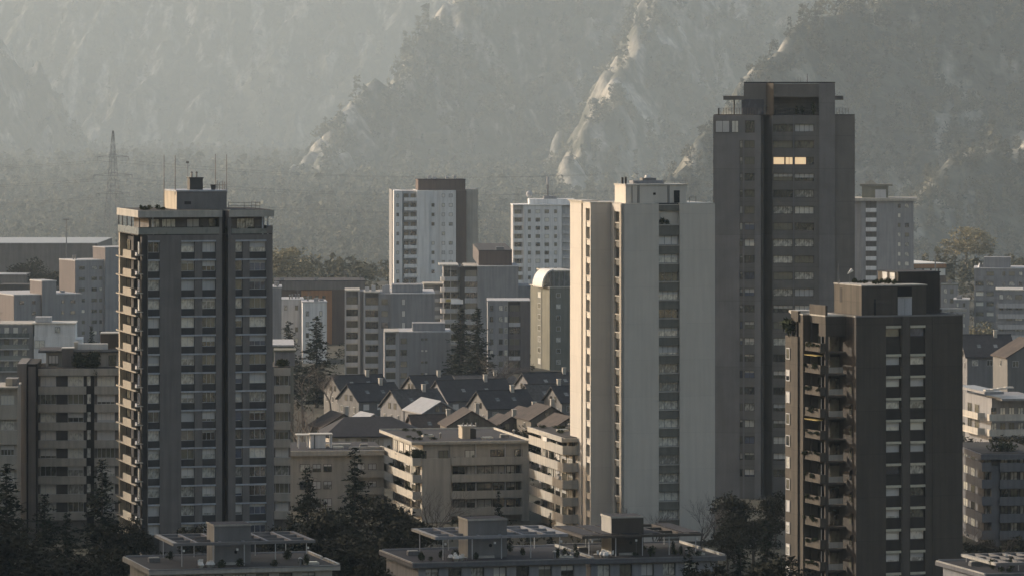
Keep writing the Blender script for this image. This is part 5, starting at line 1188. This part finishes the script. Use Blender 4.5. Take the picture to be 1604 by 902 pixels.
T('spruce', 862, 800, 705, 'tiny conifer below the slanting balcony bands', wid=.8)
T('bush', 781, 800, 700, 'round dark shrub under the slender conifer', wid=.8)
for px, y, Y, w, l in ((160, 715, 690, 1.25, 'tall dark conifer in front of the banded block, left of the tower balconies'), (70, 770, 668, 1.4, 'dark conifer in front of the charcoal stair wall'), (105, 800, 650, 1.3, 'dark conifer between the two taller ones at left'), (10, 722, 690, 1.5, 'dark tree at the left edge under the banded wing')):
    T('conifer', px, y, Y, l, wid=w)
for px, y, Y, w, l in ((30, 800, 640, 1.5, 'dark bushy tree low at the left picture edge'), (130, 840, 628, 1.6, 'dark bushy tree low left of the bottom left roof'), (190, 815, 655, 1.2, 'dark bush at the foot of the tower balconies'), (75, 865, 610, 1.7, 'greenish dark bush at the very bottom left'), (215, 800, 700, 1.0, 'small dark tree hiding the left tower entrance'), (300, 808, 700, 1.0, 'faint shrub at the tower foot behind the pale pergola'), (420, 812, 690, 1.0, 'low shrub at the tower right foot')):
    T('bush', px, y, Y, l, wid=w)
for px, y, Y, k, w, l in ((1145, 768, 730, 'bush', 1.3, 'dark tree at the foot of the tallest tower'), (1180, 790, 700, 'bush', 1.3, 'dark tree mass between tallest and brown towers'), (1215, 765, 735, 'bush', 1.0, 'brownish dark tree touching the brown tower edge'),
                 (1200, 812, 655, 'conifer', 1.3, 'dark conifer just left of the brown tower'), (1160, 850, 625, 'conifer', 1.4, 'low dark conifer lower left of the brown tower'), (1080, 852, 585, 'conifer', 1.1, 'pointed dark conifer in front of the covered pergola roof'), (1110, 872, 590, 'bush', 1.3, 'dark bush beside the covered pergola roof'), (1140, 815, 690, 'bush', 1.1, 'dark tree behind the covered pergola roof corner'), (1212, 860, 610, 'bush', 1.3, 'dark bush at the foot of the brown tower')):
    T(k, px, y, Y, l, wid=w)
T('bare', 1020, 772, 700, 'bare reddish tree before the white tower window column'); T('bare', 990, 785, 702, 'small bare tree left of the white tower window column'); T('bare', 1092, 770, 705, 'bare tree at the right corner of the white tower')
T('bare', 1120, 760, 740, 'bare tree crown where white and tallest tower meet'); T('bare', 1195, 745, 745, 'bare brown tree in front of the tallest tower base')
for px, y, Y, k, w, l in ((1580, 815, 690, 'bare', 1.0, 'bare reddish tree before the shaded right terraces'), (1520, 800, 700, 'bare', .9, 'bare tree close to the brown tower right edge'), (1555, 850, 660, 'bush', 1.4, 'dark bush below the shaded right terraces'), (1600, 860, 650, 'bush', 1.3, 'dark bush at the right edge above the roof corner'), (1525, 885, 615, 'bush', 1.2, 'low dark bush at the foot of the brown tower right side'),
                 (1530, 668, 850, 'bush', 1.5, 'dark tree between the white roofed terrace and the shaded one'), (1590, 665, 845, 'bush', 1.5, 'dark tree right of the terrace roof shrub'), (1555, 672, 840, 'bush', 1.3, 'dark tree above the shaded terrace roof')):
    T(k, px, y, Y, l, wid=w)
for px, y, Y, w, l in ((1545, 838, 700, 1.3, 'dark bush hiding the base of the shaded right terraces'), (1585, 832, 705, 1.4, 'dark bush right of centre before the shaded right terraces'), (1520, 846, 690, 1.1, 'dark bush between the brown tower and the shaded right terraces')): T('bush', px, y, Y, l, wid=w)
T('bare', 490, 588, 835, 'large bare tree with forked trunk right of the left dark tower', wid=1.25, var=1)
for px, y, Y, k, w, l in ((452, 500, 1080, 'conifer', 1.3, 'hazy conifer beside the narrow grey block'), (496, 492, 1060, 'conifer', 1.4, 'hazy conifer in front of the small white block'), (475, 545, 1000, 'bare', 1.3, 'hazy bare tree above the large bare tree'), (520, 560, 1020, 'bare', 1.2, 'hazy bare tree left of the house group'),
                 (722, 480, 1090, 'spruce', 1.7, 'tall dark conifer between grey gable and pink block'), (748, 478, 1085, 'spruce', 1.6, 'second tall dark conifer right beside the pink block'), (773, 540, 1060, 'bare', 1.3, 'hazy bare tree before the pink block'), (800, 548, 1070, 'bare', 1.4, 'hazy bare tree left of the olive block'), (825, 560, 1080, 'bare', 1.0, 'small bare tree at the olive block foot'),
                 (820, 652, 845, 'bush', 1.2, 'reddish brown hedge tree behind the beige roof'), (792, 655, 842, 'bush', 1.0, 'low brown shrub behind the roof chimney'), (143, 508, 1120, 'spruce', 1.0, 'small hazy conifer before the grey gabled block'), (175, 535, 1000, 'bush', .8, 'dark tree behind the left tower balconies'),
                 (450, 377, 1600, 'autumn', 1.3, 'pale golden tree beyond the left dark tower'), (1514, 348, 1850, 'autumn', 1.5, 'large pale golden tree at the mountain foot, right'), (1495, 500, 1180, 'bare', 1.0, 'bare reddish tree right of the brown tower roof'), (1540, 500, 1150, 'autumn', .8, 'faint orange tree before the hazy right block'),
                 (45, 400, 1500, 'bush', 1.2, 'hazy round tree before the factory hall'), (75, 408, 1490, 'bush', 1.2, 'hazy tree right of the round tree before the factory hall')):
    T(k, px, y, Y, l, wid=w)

# ================================================================== PYLON AND LINES
def pylon():
    Y = 2150; zb = float(base(Y)); h = wz(205, Y) - zb; mb = MB(); w0 = 6.0; lv = 12; x0 = wx(177, Y)
    def wd(t): return w0 * (1 - t) + .35 if t < 1 else .3
    for i in range(lv):
        t0, t1 = i/lv, (i+1)/lv; a, c = wd(t0)*.8, wd(t1)*.8; z0, z1 = h*t0, h*t1
        cs0 = [(-a, -a), (a, -a), (a, a), (-a, a)]; cs1 = [(-c, -c), (c, -c), (c, c), (-c, c)]
        for j in range(4):
            k = (j + 1) % 4
            mb.tube((*cs0[j], z0), (*cs1[j], z1), .09, .09, 'metal', 4); mb.tube((*cs0[j], z0), (*cs1[k], z1), .05, .05, 'metal', 3); mb.tube((*cs0[k], z0), (*cs1[j], z1), .05, .05, 'metal', 3); mb.tube((*cs1[j], z1), (*cs1[k], z1), .05, .05, 'metal', 3)
    e = bpy.data.objects.new('electricity_pylon', None); COL.objects.link(e); e.location = (x0, Y, zb); e.rotation_euler = (0, 0, .5); tag(e, 'faint lattice electricity pylon in the haze at left', 'pylon')
    mb.build('lattice_mast', e)
    arms = []
    for zf, w in ((.84, 7.5), (.73, 9.5), (.62, 8)):
        m = MB(); z = h*zf
        for s in (-1, 1):
            for y in (-.4, .4): m.tube((0, y, z), (s*w, 0, z + .2), .1, .08, 'metal', 4)
            m.tube((0, 0, z + 1.3), (s*w, 0, z + .2), .08, .08, 'metal', 4); m.tube((s*w, 0, z + .2), (s*w, 0, z - 1.4), .1, .1, 'metal', 4)
            arms.append((s*w, z - 1.4))
        m.build('cross_arm', e)
    for w, z in arms:
        wxp, wyp = x0 + w*math.cos(.5), Y + w*math.sin(.5)
        for tx, ty in ((-420, 300), (330, 160)) if True else ():
            m = MB(); N = 24; prev = None
            L = math.hypot(tx, ty)
            for i in range(N + 1):
                t = i / N; p_ = (tx*t*1.0, ty*t, -4*9*t*(1-t))
                if prev: m.tube(prev, p_, .035, .035, 'darkmetal', 3)
                prev = p_
            tag(m.build('power_line', None, (wxp, wyp, z + zb)), 'thin sagging power line running left from the pylon' if tx < 0 else 'thin sagging power line running right from the pylon', 'power line', 'power lines left of the pylon' if tx < 0 else 'power lines right of the pylon')
pylon()
for px, y, Y in ((104, 345, 1550),):
    m = MB(); m.tube((0, 0, 0), (0, 0, wz(y, Y)), .25, .15, 'metal', 6); m.box(-1, 1, -.2, .2, wz(y, Y), wz(y, Y) + .4, 'metal'); tag(m.build('floodlight_mast', None, (wx(px, Y), Y, 0)), 'thin lamp mast behind the factory hall at left', 'lamp mast')

# ================================================================== TERRAIN
def vnoise(x, y, seed):
    g = np.random.default_rng(seed); T_ = g.random((256, 256)); xi = np.floor(x).astype(int); yi = np.floor(y).astype(int); fx = x - xi; fy = y - yi
    fx = fx*fx*(3-2*fx); fy = fy*fy*(3-2*fy); a = T_[xi % 256, yi % 256]; b_ = T_[(xi+1) % 256, yi % 256]; c = T_[xi % 256, (yi+1) % 256]; d = T_[(xi+1) % 256, (yi+1) % 256]
    return (a*(1-fx)+b_*fx)*(1-fy) + (c*(1-fx)+d*fx)*fy - .5
def fbm(x, y, s, o=5, seed=1):
    r = 0; a = 1
    for i in range(o): r = r + a*vnoise(x/s, y/s, seed+i); s /= 2.03; a *= .52
    return r
def ridged(x, y, s, o=4, seed=1):
    r = 0; a = 1
    for i in range(o): r = r + a*(1 - np.abs(vnoise(x/s, y/s, seed+i))*4); s /= 2.1; a *= .5
    return r / 1.9
def seg_height(X, Yy, pts, slope, left=None):
    best = np.full(X.shape, -1e3); isl = X < np.interp(Yy, *zip(*sorted((y, wx(p, y)) for p, y, z in pts)))
    for (p0, y0, z0), (p1, y1, z1) in zip(pts, pts[1:]):
        x0_, x1_ = wx(p0, y0), wx(p1, y1); dx, dy = x1_-x0_, y1-y0; L2 = dx*dx+dy*dy
        t = np.clip(((X-x0_)*dx + (Yy-y0)*dy)/L2, 0, 1); cx, cy = x0_+t*dx, y0+t*dy
        d = np.hypot(X-cx, Yy-cy); s = slope
        if left: s = np.where(isl, left, slope)
        h = z0 + t*(z1-z0) - d*s; best = np.maximum(best, h)
    return best
def Z(px, py, Y): return (px, Y, wz(py, Y))
def ZS(f, *pts): return [Z(px, py, Y*f) for px, py, Y in pts]
SP1 = ZS(2.6, (380, 290, 2960), (430, 246, 3000), (500, 205, 3080), (545, 150, 3180), (580, 118, 3230), (640, 92, 3300), (665, 45, 3380), (705, -5, 3450), (800, -160, 3600), (1000, -260, 3700), (1700, -320, 3800))
SP2 = ZS(2.45, (885, 262, 2880), (905, 205, 2960), (940, 140, 3060), (985, 70, 3160), (1020, 15, 3260), (1060, -90, 3400))
SP3 = ZS(1.75, (1010, 320, 2560), (1060, 270, 2620), (1105, 190, 2720), (1160, 120, 2820), (1250, 60, 2920), (1330, -10, 3020), (1500, -120, 3150), (1760, -200, 3250))
SP4 = ZS(1.9, (1390, 345, 2200), (1450, 270, 2260), (1520, 228, 2340), (1604, 190, 2400), (1720, 150, 2470), (1850, 100, 2520))
SP5 = ZS(3.1, (-200, -60, 3300), (-60, -20, 3420), (30, 60, 3460), (20, 190, 3330), (-20, 290, 3150))
SP6 = ZS(1.7, (1240, 190, 2760), (1260, 100, 2850), (1285, 20, 2950))
def height(X, Yy):
    fa = np.clip(Yy / 3000, 1, 3.6)
    wob = fbm(X, Yy, 180, 3, 31) * 46 * fa * .7
    h = np.minimum((Yy + wob*.7 - 12200) * .7, 680)                                   # far wall
    for pts, sl, lf in ((SP1, .62, 2.2), (SP2, .9, 1.7), (SP3, .62, 1.8), (SP4, .6, 1.2), (SP5, 1.3, 1.3)):
        h = np.maximum(h, seg_height(X + wob*.4, Yy + wob*.5, pts, sl, lf))
    bs = base(Yy); m = np.clip((h - bs + 5) / 50, 0, 1)
    h = h + m * fa * np.where(Yy > 11500, .6, 1.0) * ((ridged(X - .28*Yy, Yy*.32, 105, 4, 15) - .5) * 15 + (ridged(X, Yy*.45, 120, 5, 5) - .5) * 16 + fbm(X, Yy, 34, 4, 9) * 7)
    return np.maximum(h, bs - 2)
def rockmask(X, Yy, h, nx):
    n = ridged(X*1.2, Yy*.5, 75, 5, 77)
    n2 = fbm(X, Yy, 260, 3, 55)
    r = np.clip((n - .66)*3, 0, 1) * np.clip((n2 - .02)*5, 0, 1) * .8
    for pts, w, s in ((SP1, 55, 1.1), (SP1[:4], 95, 1.7), (SP2, 130, .9), (SP2, 75, 1.1), (SP6, 30, .45), (SP4, 22, .6), (SP5, 36, .8), (SP3[2:5], 10, .5)):
        d = seg_height(X + 8, Yy - 6, [(p, y, 0) for p, y, z in pts], 1.0) * -1
        r = np.maximum(r, np.clip(1.1 - d/w + fbm(X, Yy, 40, 4, 66)*1.8, 0, 1) * s * np.clip(.6 + fbm(X, Yy, 150, 2, 88)*2.6, 0, 1))
    r = r * np.clip((h - base(Yy) - 2)/10, 0, 1)
    return np.clip(r * (.5 + 1.0*(fbm(X, Yy, 16, 3, 99) + .5)), 0, 1)
xs = np.arange(-1700, 1700, 8.0); ys = np.arange(1705, 13700, 11.0)
GX, GY = np.meshgrid(xs, ys); GH = height(GX, GY); RM = rockmask(GX, GY, GH, None); gy_, gx_ = np.gradient(GH, 11.0, 8.0)
RM = np.clip(RM + np.clip((gx_ - .42) * 1.2, 0, .85) * np.clip(fbm(GX, GY, 300, 3, 71)*3 + .55, .1, 1) * np.clip((GH - base(GY) - 6)/15, 0, 1), 0, 1)
nxx, nyy = len(xs), len(ys)
Vt = np.stack([GX.ravel(), GY.ravel(), GH.ravel()], 1); I = np.arange(nxx*nyy).reshape(nyy, nxx)
Ft = np.stack([I[:-1, :-1], I[:-1, 1:], I[1:, 1:], I[1:, :-1]], -1).reshape(-1, 4)
m_, t_, p_ = nt('mountain_rock_and_forest')
at = t_.nodes.new('ShaderNodeAttribute'); at.attribute_name = 'rock'
r1 = ramp(t_, noise(t_, .035, 8).outputs[0], [(.35, (.05, .055, .038)), (.65, (.1, .1, .07))])
r2 = ramp(t_, noise(t_, .09, 9, stretch=(1, 1, .3)).outputs[0], [(.3, (.2, .19, .16)), (.7, (.58, .545, .47))])
def mth(op, a_, b_):
    n_ = t_.nodes.new('ShaderNodeMath'); n_.operation = op; n_.use_clamp = op != 'MULTIPLY'
    for i_, v_ in enumerate((a_, b_)):
        if isinstance(v_, (int, float)): n_.inputs[i_].default_value = v_
        else: t_.links.new(v_, n_.inputs[i_])
    return n_.outputs[0]
brk = ramp(t_, noise(t_, .022, 12, stretch=(1, .35, .7)).outputs[0], [(.46, (0, 0, 0)), (.56, (1, 1, 1))])
str_ = ramp(t_, noise(t_, .016, 10, stretch=(1.6, .3, .5)).outputs[0], [(.52, (0, 0, 0)), (.64, (.6, .6, .6))])
rockf = mth('ADD', mth('MULTIPLY', at.outputs['Fac'], brk.outputs[0]), str_.outputs[0])
mx = t_.nodes.new('ShaderNodeMix'); mx.data_type = 'RGBA'; t_.links.new(rockf, mx.inputs[0]); t_.links.new(r1.outputs[0], mx.inputs[6]); t_.links.new(r2.outputs[0], mx.inputs[7])
t_.links.new(mx.outputs[2], p_.inputs['Base Color']); p_.inputs['Roughness'].default_value = .95
bp = t_.nodes.new('ShaderNodeBump'); bp.inputs['Strength'].default_value = 1; bp.inputs['Distance'].default_value = 9; t_.links.new(noise(t_, .06, 9).outputs[0], bp.inputs['Height']); t_.links.new(bp.outputs[0], p_.inputs['Normal'])
M['mountain'] = m_
me = tri_mesh('mountain', Vt, Ft, 'mountain')
at_ = me.attributes.new('rock', 'FLOAT', 'POINT'); at_.data.foreach_set('value', RM.ravel().astype(np.float32))
mo = link('mountain', me); tag(mo, kind='structure'); mo['label'] = 'hazy mountain flank with pale rock ribs behind the town'; mo['category'] = 'mountain'
# valley floor
m_, t_, p_ = nt('valley_ground'); r1 = ramp(t_, noise(t_, .05, 8).outputs[0], [(.4, (.03, .033, .018)), (.6, (.075, .07, .05))]); t_.links.new(r1.outputs[0], p_.inputs['Base Color']); p_.inputs['Roughness'].default_value = .95; M['ground'] = m_
g_ = MB(); g_.poly([(-3500, 440, 0), (3500, 440, 0), (3500, 1700, 0), (-3500, 1700, 0)] + [p for y in (1960, 2100, 2250, 2400, 2550, 2700, 2850, 3100, 15000) for p in ((3500, y, float(base(y))), (-3500, y, float(base(y))))], [(0, 1, 2, 3), (3, 2, 4, 5)] + [(5 + 2*i, 4 + 2*i, 6 + 2*i, 7 + 2*i) for i in range(8)], 'ground'); tag(g_.build('ground'), kind='structure')
# the slope the camera stands on and the sunlit hillside behind it
hx = np.arange(-1500, 1501, 25.0); hy = np.arange(-900, 446, 15.0); HX, HY = np.meshgrid(hx, hy)
HH = np.where(HY > -40, (440 - HY)*.132, 63.4 + (-40 - HY)*.42) + np.clip((-60 - HY)/60, 0, 1)*fbm(HX, HY, 60, 4, 21)*22 + np.clip((400-HY)/100, 0, 1)*np.clip(np.abs(HX)-60, 0, 40)/40*fbm(HX, HY, 50, 3, 3)*3 - .3
Vh = np.stack([HX.ravel(), HY.ravel(), HH.ravel()], 1); I = np.arange(HX.size).reshape(HX.shape); Fh = np.stack([I[:-1, :-1], I[:-1, 1:], I[1:, 1:], I[1:, :-1]], -1).reshape(-1, 4)
m_, t_, p_ = nt('hillside_meadow_and_wood'); r1 = ramp(t_, noise(t_, .02, 8).outputs[0], [(.44, (.04, .045, .02)), (.5, (.25, .22, .12)), (.58, (.5, .44, .3))]); t_.links.new(r1.outputs[0], p_.inputs['Base Color']); p_.inputs['Roughness'].default_value = .95; M['hill'] = m_
tag(link('hillside', tri_mesh('hillside', Vh, Fh, 'hill')), kind='structure')
sx = np.arange(-1300, -80, 12.0); sy = np.arange(-420, 1100, 12.0); SX, SY = np.meshgrid(sx, sy)  # unseen spur added left of view, shaped to shade near haze and foreground
dd = np.hypot(SX + 350 + np.clip(-350 - SX, 0, 400)*.7, np.maximum(SY - 660, 0)); SH = 232 - dd*1.12 + fbm(SX, SY, 60, 4, 12)*9
SH = np.maximum(SH, -4); Vs_ = np.stack([SX.ravel(), SY.ravel(), SH.ravel()], 1); I = np.arange(SX.size).reshape(SX.shape); Fs_ = np.stack([I[:-1, :-1], I[:-1, 1:], I[1:, 1:], I[1:, :-1]], -1).reshape(-1, 4)
tag(link('hill', tri_mesh('hill', Vs_, Fs_, 'hill')), kind='structure')
# ------------------------------------------------------------------ forest (one mass)
def forest():
    g = np.random.default_rng(3); tm = []
    for i in range(5):
        n = 130 if i < 3 else 110
        if i < 3:   # rounded crown
            d = g.normal(size=(n, 3)); d /= np.linalg.norm(d, axis=1)[:, None]; c = d*np.array([.42, .42, .45])*g.random((n, 1))**.3; c[:, 2] += .55; c[:, :2] += .08*np.sin(c[:, 2:]*9 + i)
            V = c[:, None, :] + g.normal(size=(n, 3, 3))*.075
        else:
            z = g.random(n); an = g.random(n)*6.28; r = .24*(1-z)*g.random(n)**.4; c = np.stack([r*np.cos(an), r*np.sin(an), z*.95+.05], 1); V = c[:, None, :] + g.normal(size=(n, 3, 3))*np.array([.07, .07, .05])
        tm.append(V.reshape(-1, 3))
    # flat valley wood, then slopes
    P = []
    n = 11000; Y = 3600 + g.random(n)**.8*5200; px = g.uniform(-600, 2200, n); X = (px-802)/FPX*Y
    keep = (fbm(X, Y, 120, 3, 14) > -.28); P.append((X[keep], Y[keep], (g.uniform(12, 26, n)*(Y/4500))[keep]))
    n = 24000; Y = 2900 * (12700/2900) ** g.random(n); px = g.uniform(-150, 1750, n); X = (px-802)/FPX*Y; P.append((X, Y, g.uniform(12, 24, n)*np.clip(Y/6500, .8, 1.35)))
    n = 1200; Y = g.uniform(1420, 2000, n); px = g.uniform(-500, 2100, n); X = (px-802)/FPX*Y; P.append((X, Y, g.uniform(5, 11, n)))
    X = np.concatenate([p[0] for p in P]); Y = np.concatenate([p[1] for p in P]); H = np.concatenate([p[2] for p in P])
    h = np.where(Y > 1710, np.maximum(height(X, Y), base(Y)), 0); rm = rockmask(X, Y, h, None)
    px = X/Y*FPX + 802; bpy_ = HZ + (70-h)*FPX/Y
    gxx = (height(X + 7, Y) - height(X - 7, Y)) / 14; keep = (rm < .3) & ((gxx < .6) | (g.random(len(X)) < .35)) & (bpy_ > -60)
    hid = ((px > 600) & (px < 760) & (Y < 1500)) | ((px > 795) & (px < 900) & (Y < 1690)) | ((px > 1330) & (px < 1530) & (Y < 1560)) | ((px < 160) & (Y < 1670))
    keep &= ~hid; X, Y, H, h = X[keep], Y[keep], H[keep], h[keep]
    Vs = []
    k = g.integers(0, 5, len(X))
    slope = h > 6
    for i in range(5):
        s = np.where(k == i)[0]; n = len(s); an = g.random(n)*6.28; ca, sa = np.cos(an), np.sin(an); T0 = tm[i]
        sc_ = H[s] * (.8 if i < 3 else 1.15); w = sc_*g.uniform(.8, 1.25, n)
        x = (T0[None, :, 0]*ca[:, None] - T0[None, :, 1]*sa[:, None])*w[:, None] + X[s][:, None]; y = (T0[None, :, 0]*sa[:, None] + T0[None, :, 1]*ca[:, None])*w[:, None] + Y[s][:, None]; z = T0[None, :, 2]*sc_[:, None] + h[s][:, None] - .5
        Vs.append(np.stack([x, y, z], -1).reshape(-1, 3))
    V = np.concatenate(Vs); F = np.arange(len(V)).reshape(-1, 3)
    o = link('forest', tri_mesh('forest', V, F, 'forest')); tag(o, 'hazy mixed wood covering the valley floor and mountain foot', 'forest', kind='stuff'); print('forest trees', len(X))
forest()
# undergrowth between the near blocks
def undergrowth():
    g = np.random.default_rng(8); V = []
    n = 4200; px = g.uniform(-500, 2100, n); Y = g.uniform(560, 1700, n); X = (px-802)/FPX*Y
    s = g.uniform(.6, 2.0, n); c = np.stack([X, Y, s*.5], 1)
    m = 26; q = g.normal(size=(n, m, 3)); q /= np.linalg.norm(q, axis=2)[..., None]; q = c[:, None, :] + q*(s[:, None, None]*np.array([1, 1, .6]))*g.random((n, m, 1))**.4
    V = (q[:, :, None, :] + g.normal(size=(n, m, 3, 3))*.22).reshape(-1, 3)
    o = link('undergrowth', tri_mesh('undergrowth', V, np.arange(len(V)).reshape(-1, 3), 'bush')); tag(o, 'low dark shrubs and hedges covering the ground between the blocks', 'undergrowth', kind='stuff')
undergrowth()
# ------------------------------------------------------------------ haze
hz = MB(); hz.box(-3800, 3800, -1000, 15300, -110, 820, 'glass')
ho = hz.build('haze'); tag(ho, 'pale sunlit haze filling the valley', 'haze', kind='stuff')
hm = bpy.data.materials.new('valley_haze'); hm.use_nodes = True; t_ = hm.node_tree
for n_ in list(t_.nodes):
    if n_.type != 'OUTPUT_MATERIAL': t_.nodes.remove(n_)
pv = t_.nodes.new('ShaderNodeVolumePrincipled'); pv.inputs['Color'].default_value = (.75, .89, .98, 1); pv.inputs['Density'].default_value = HAZE; pv.inputs['Anisotropy'].default_value = .35
t_.links.new(pv.outputs[0], t_.nodes['Material Output'].inputs['Volume'])
ho.data.materials.clear(); ho.data.materials.append(hm)
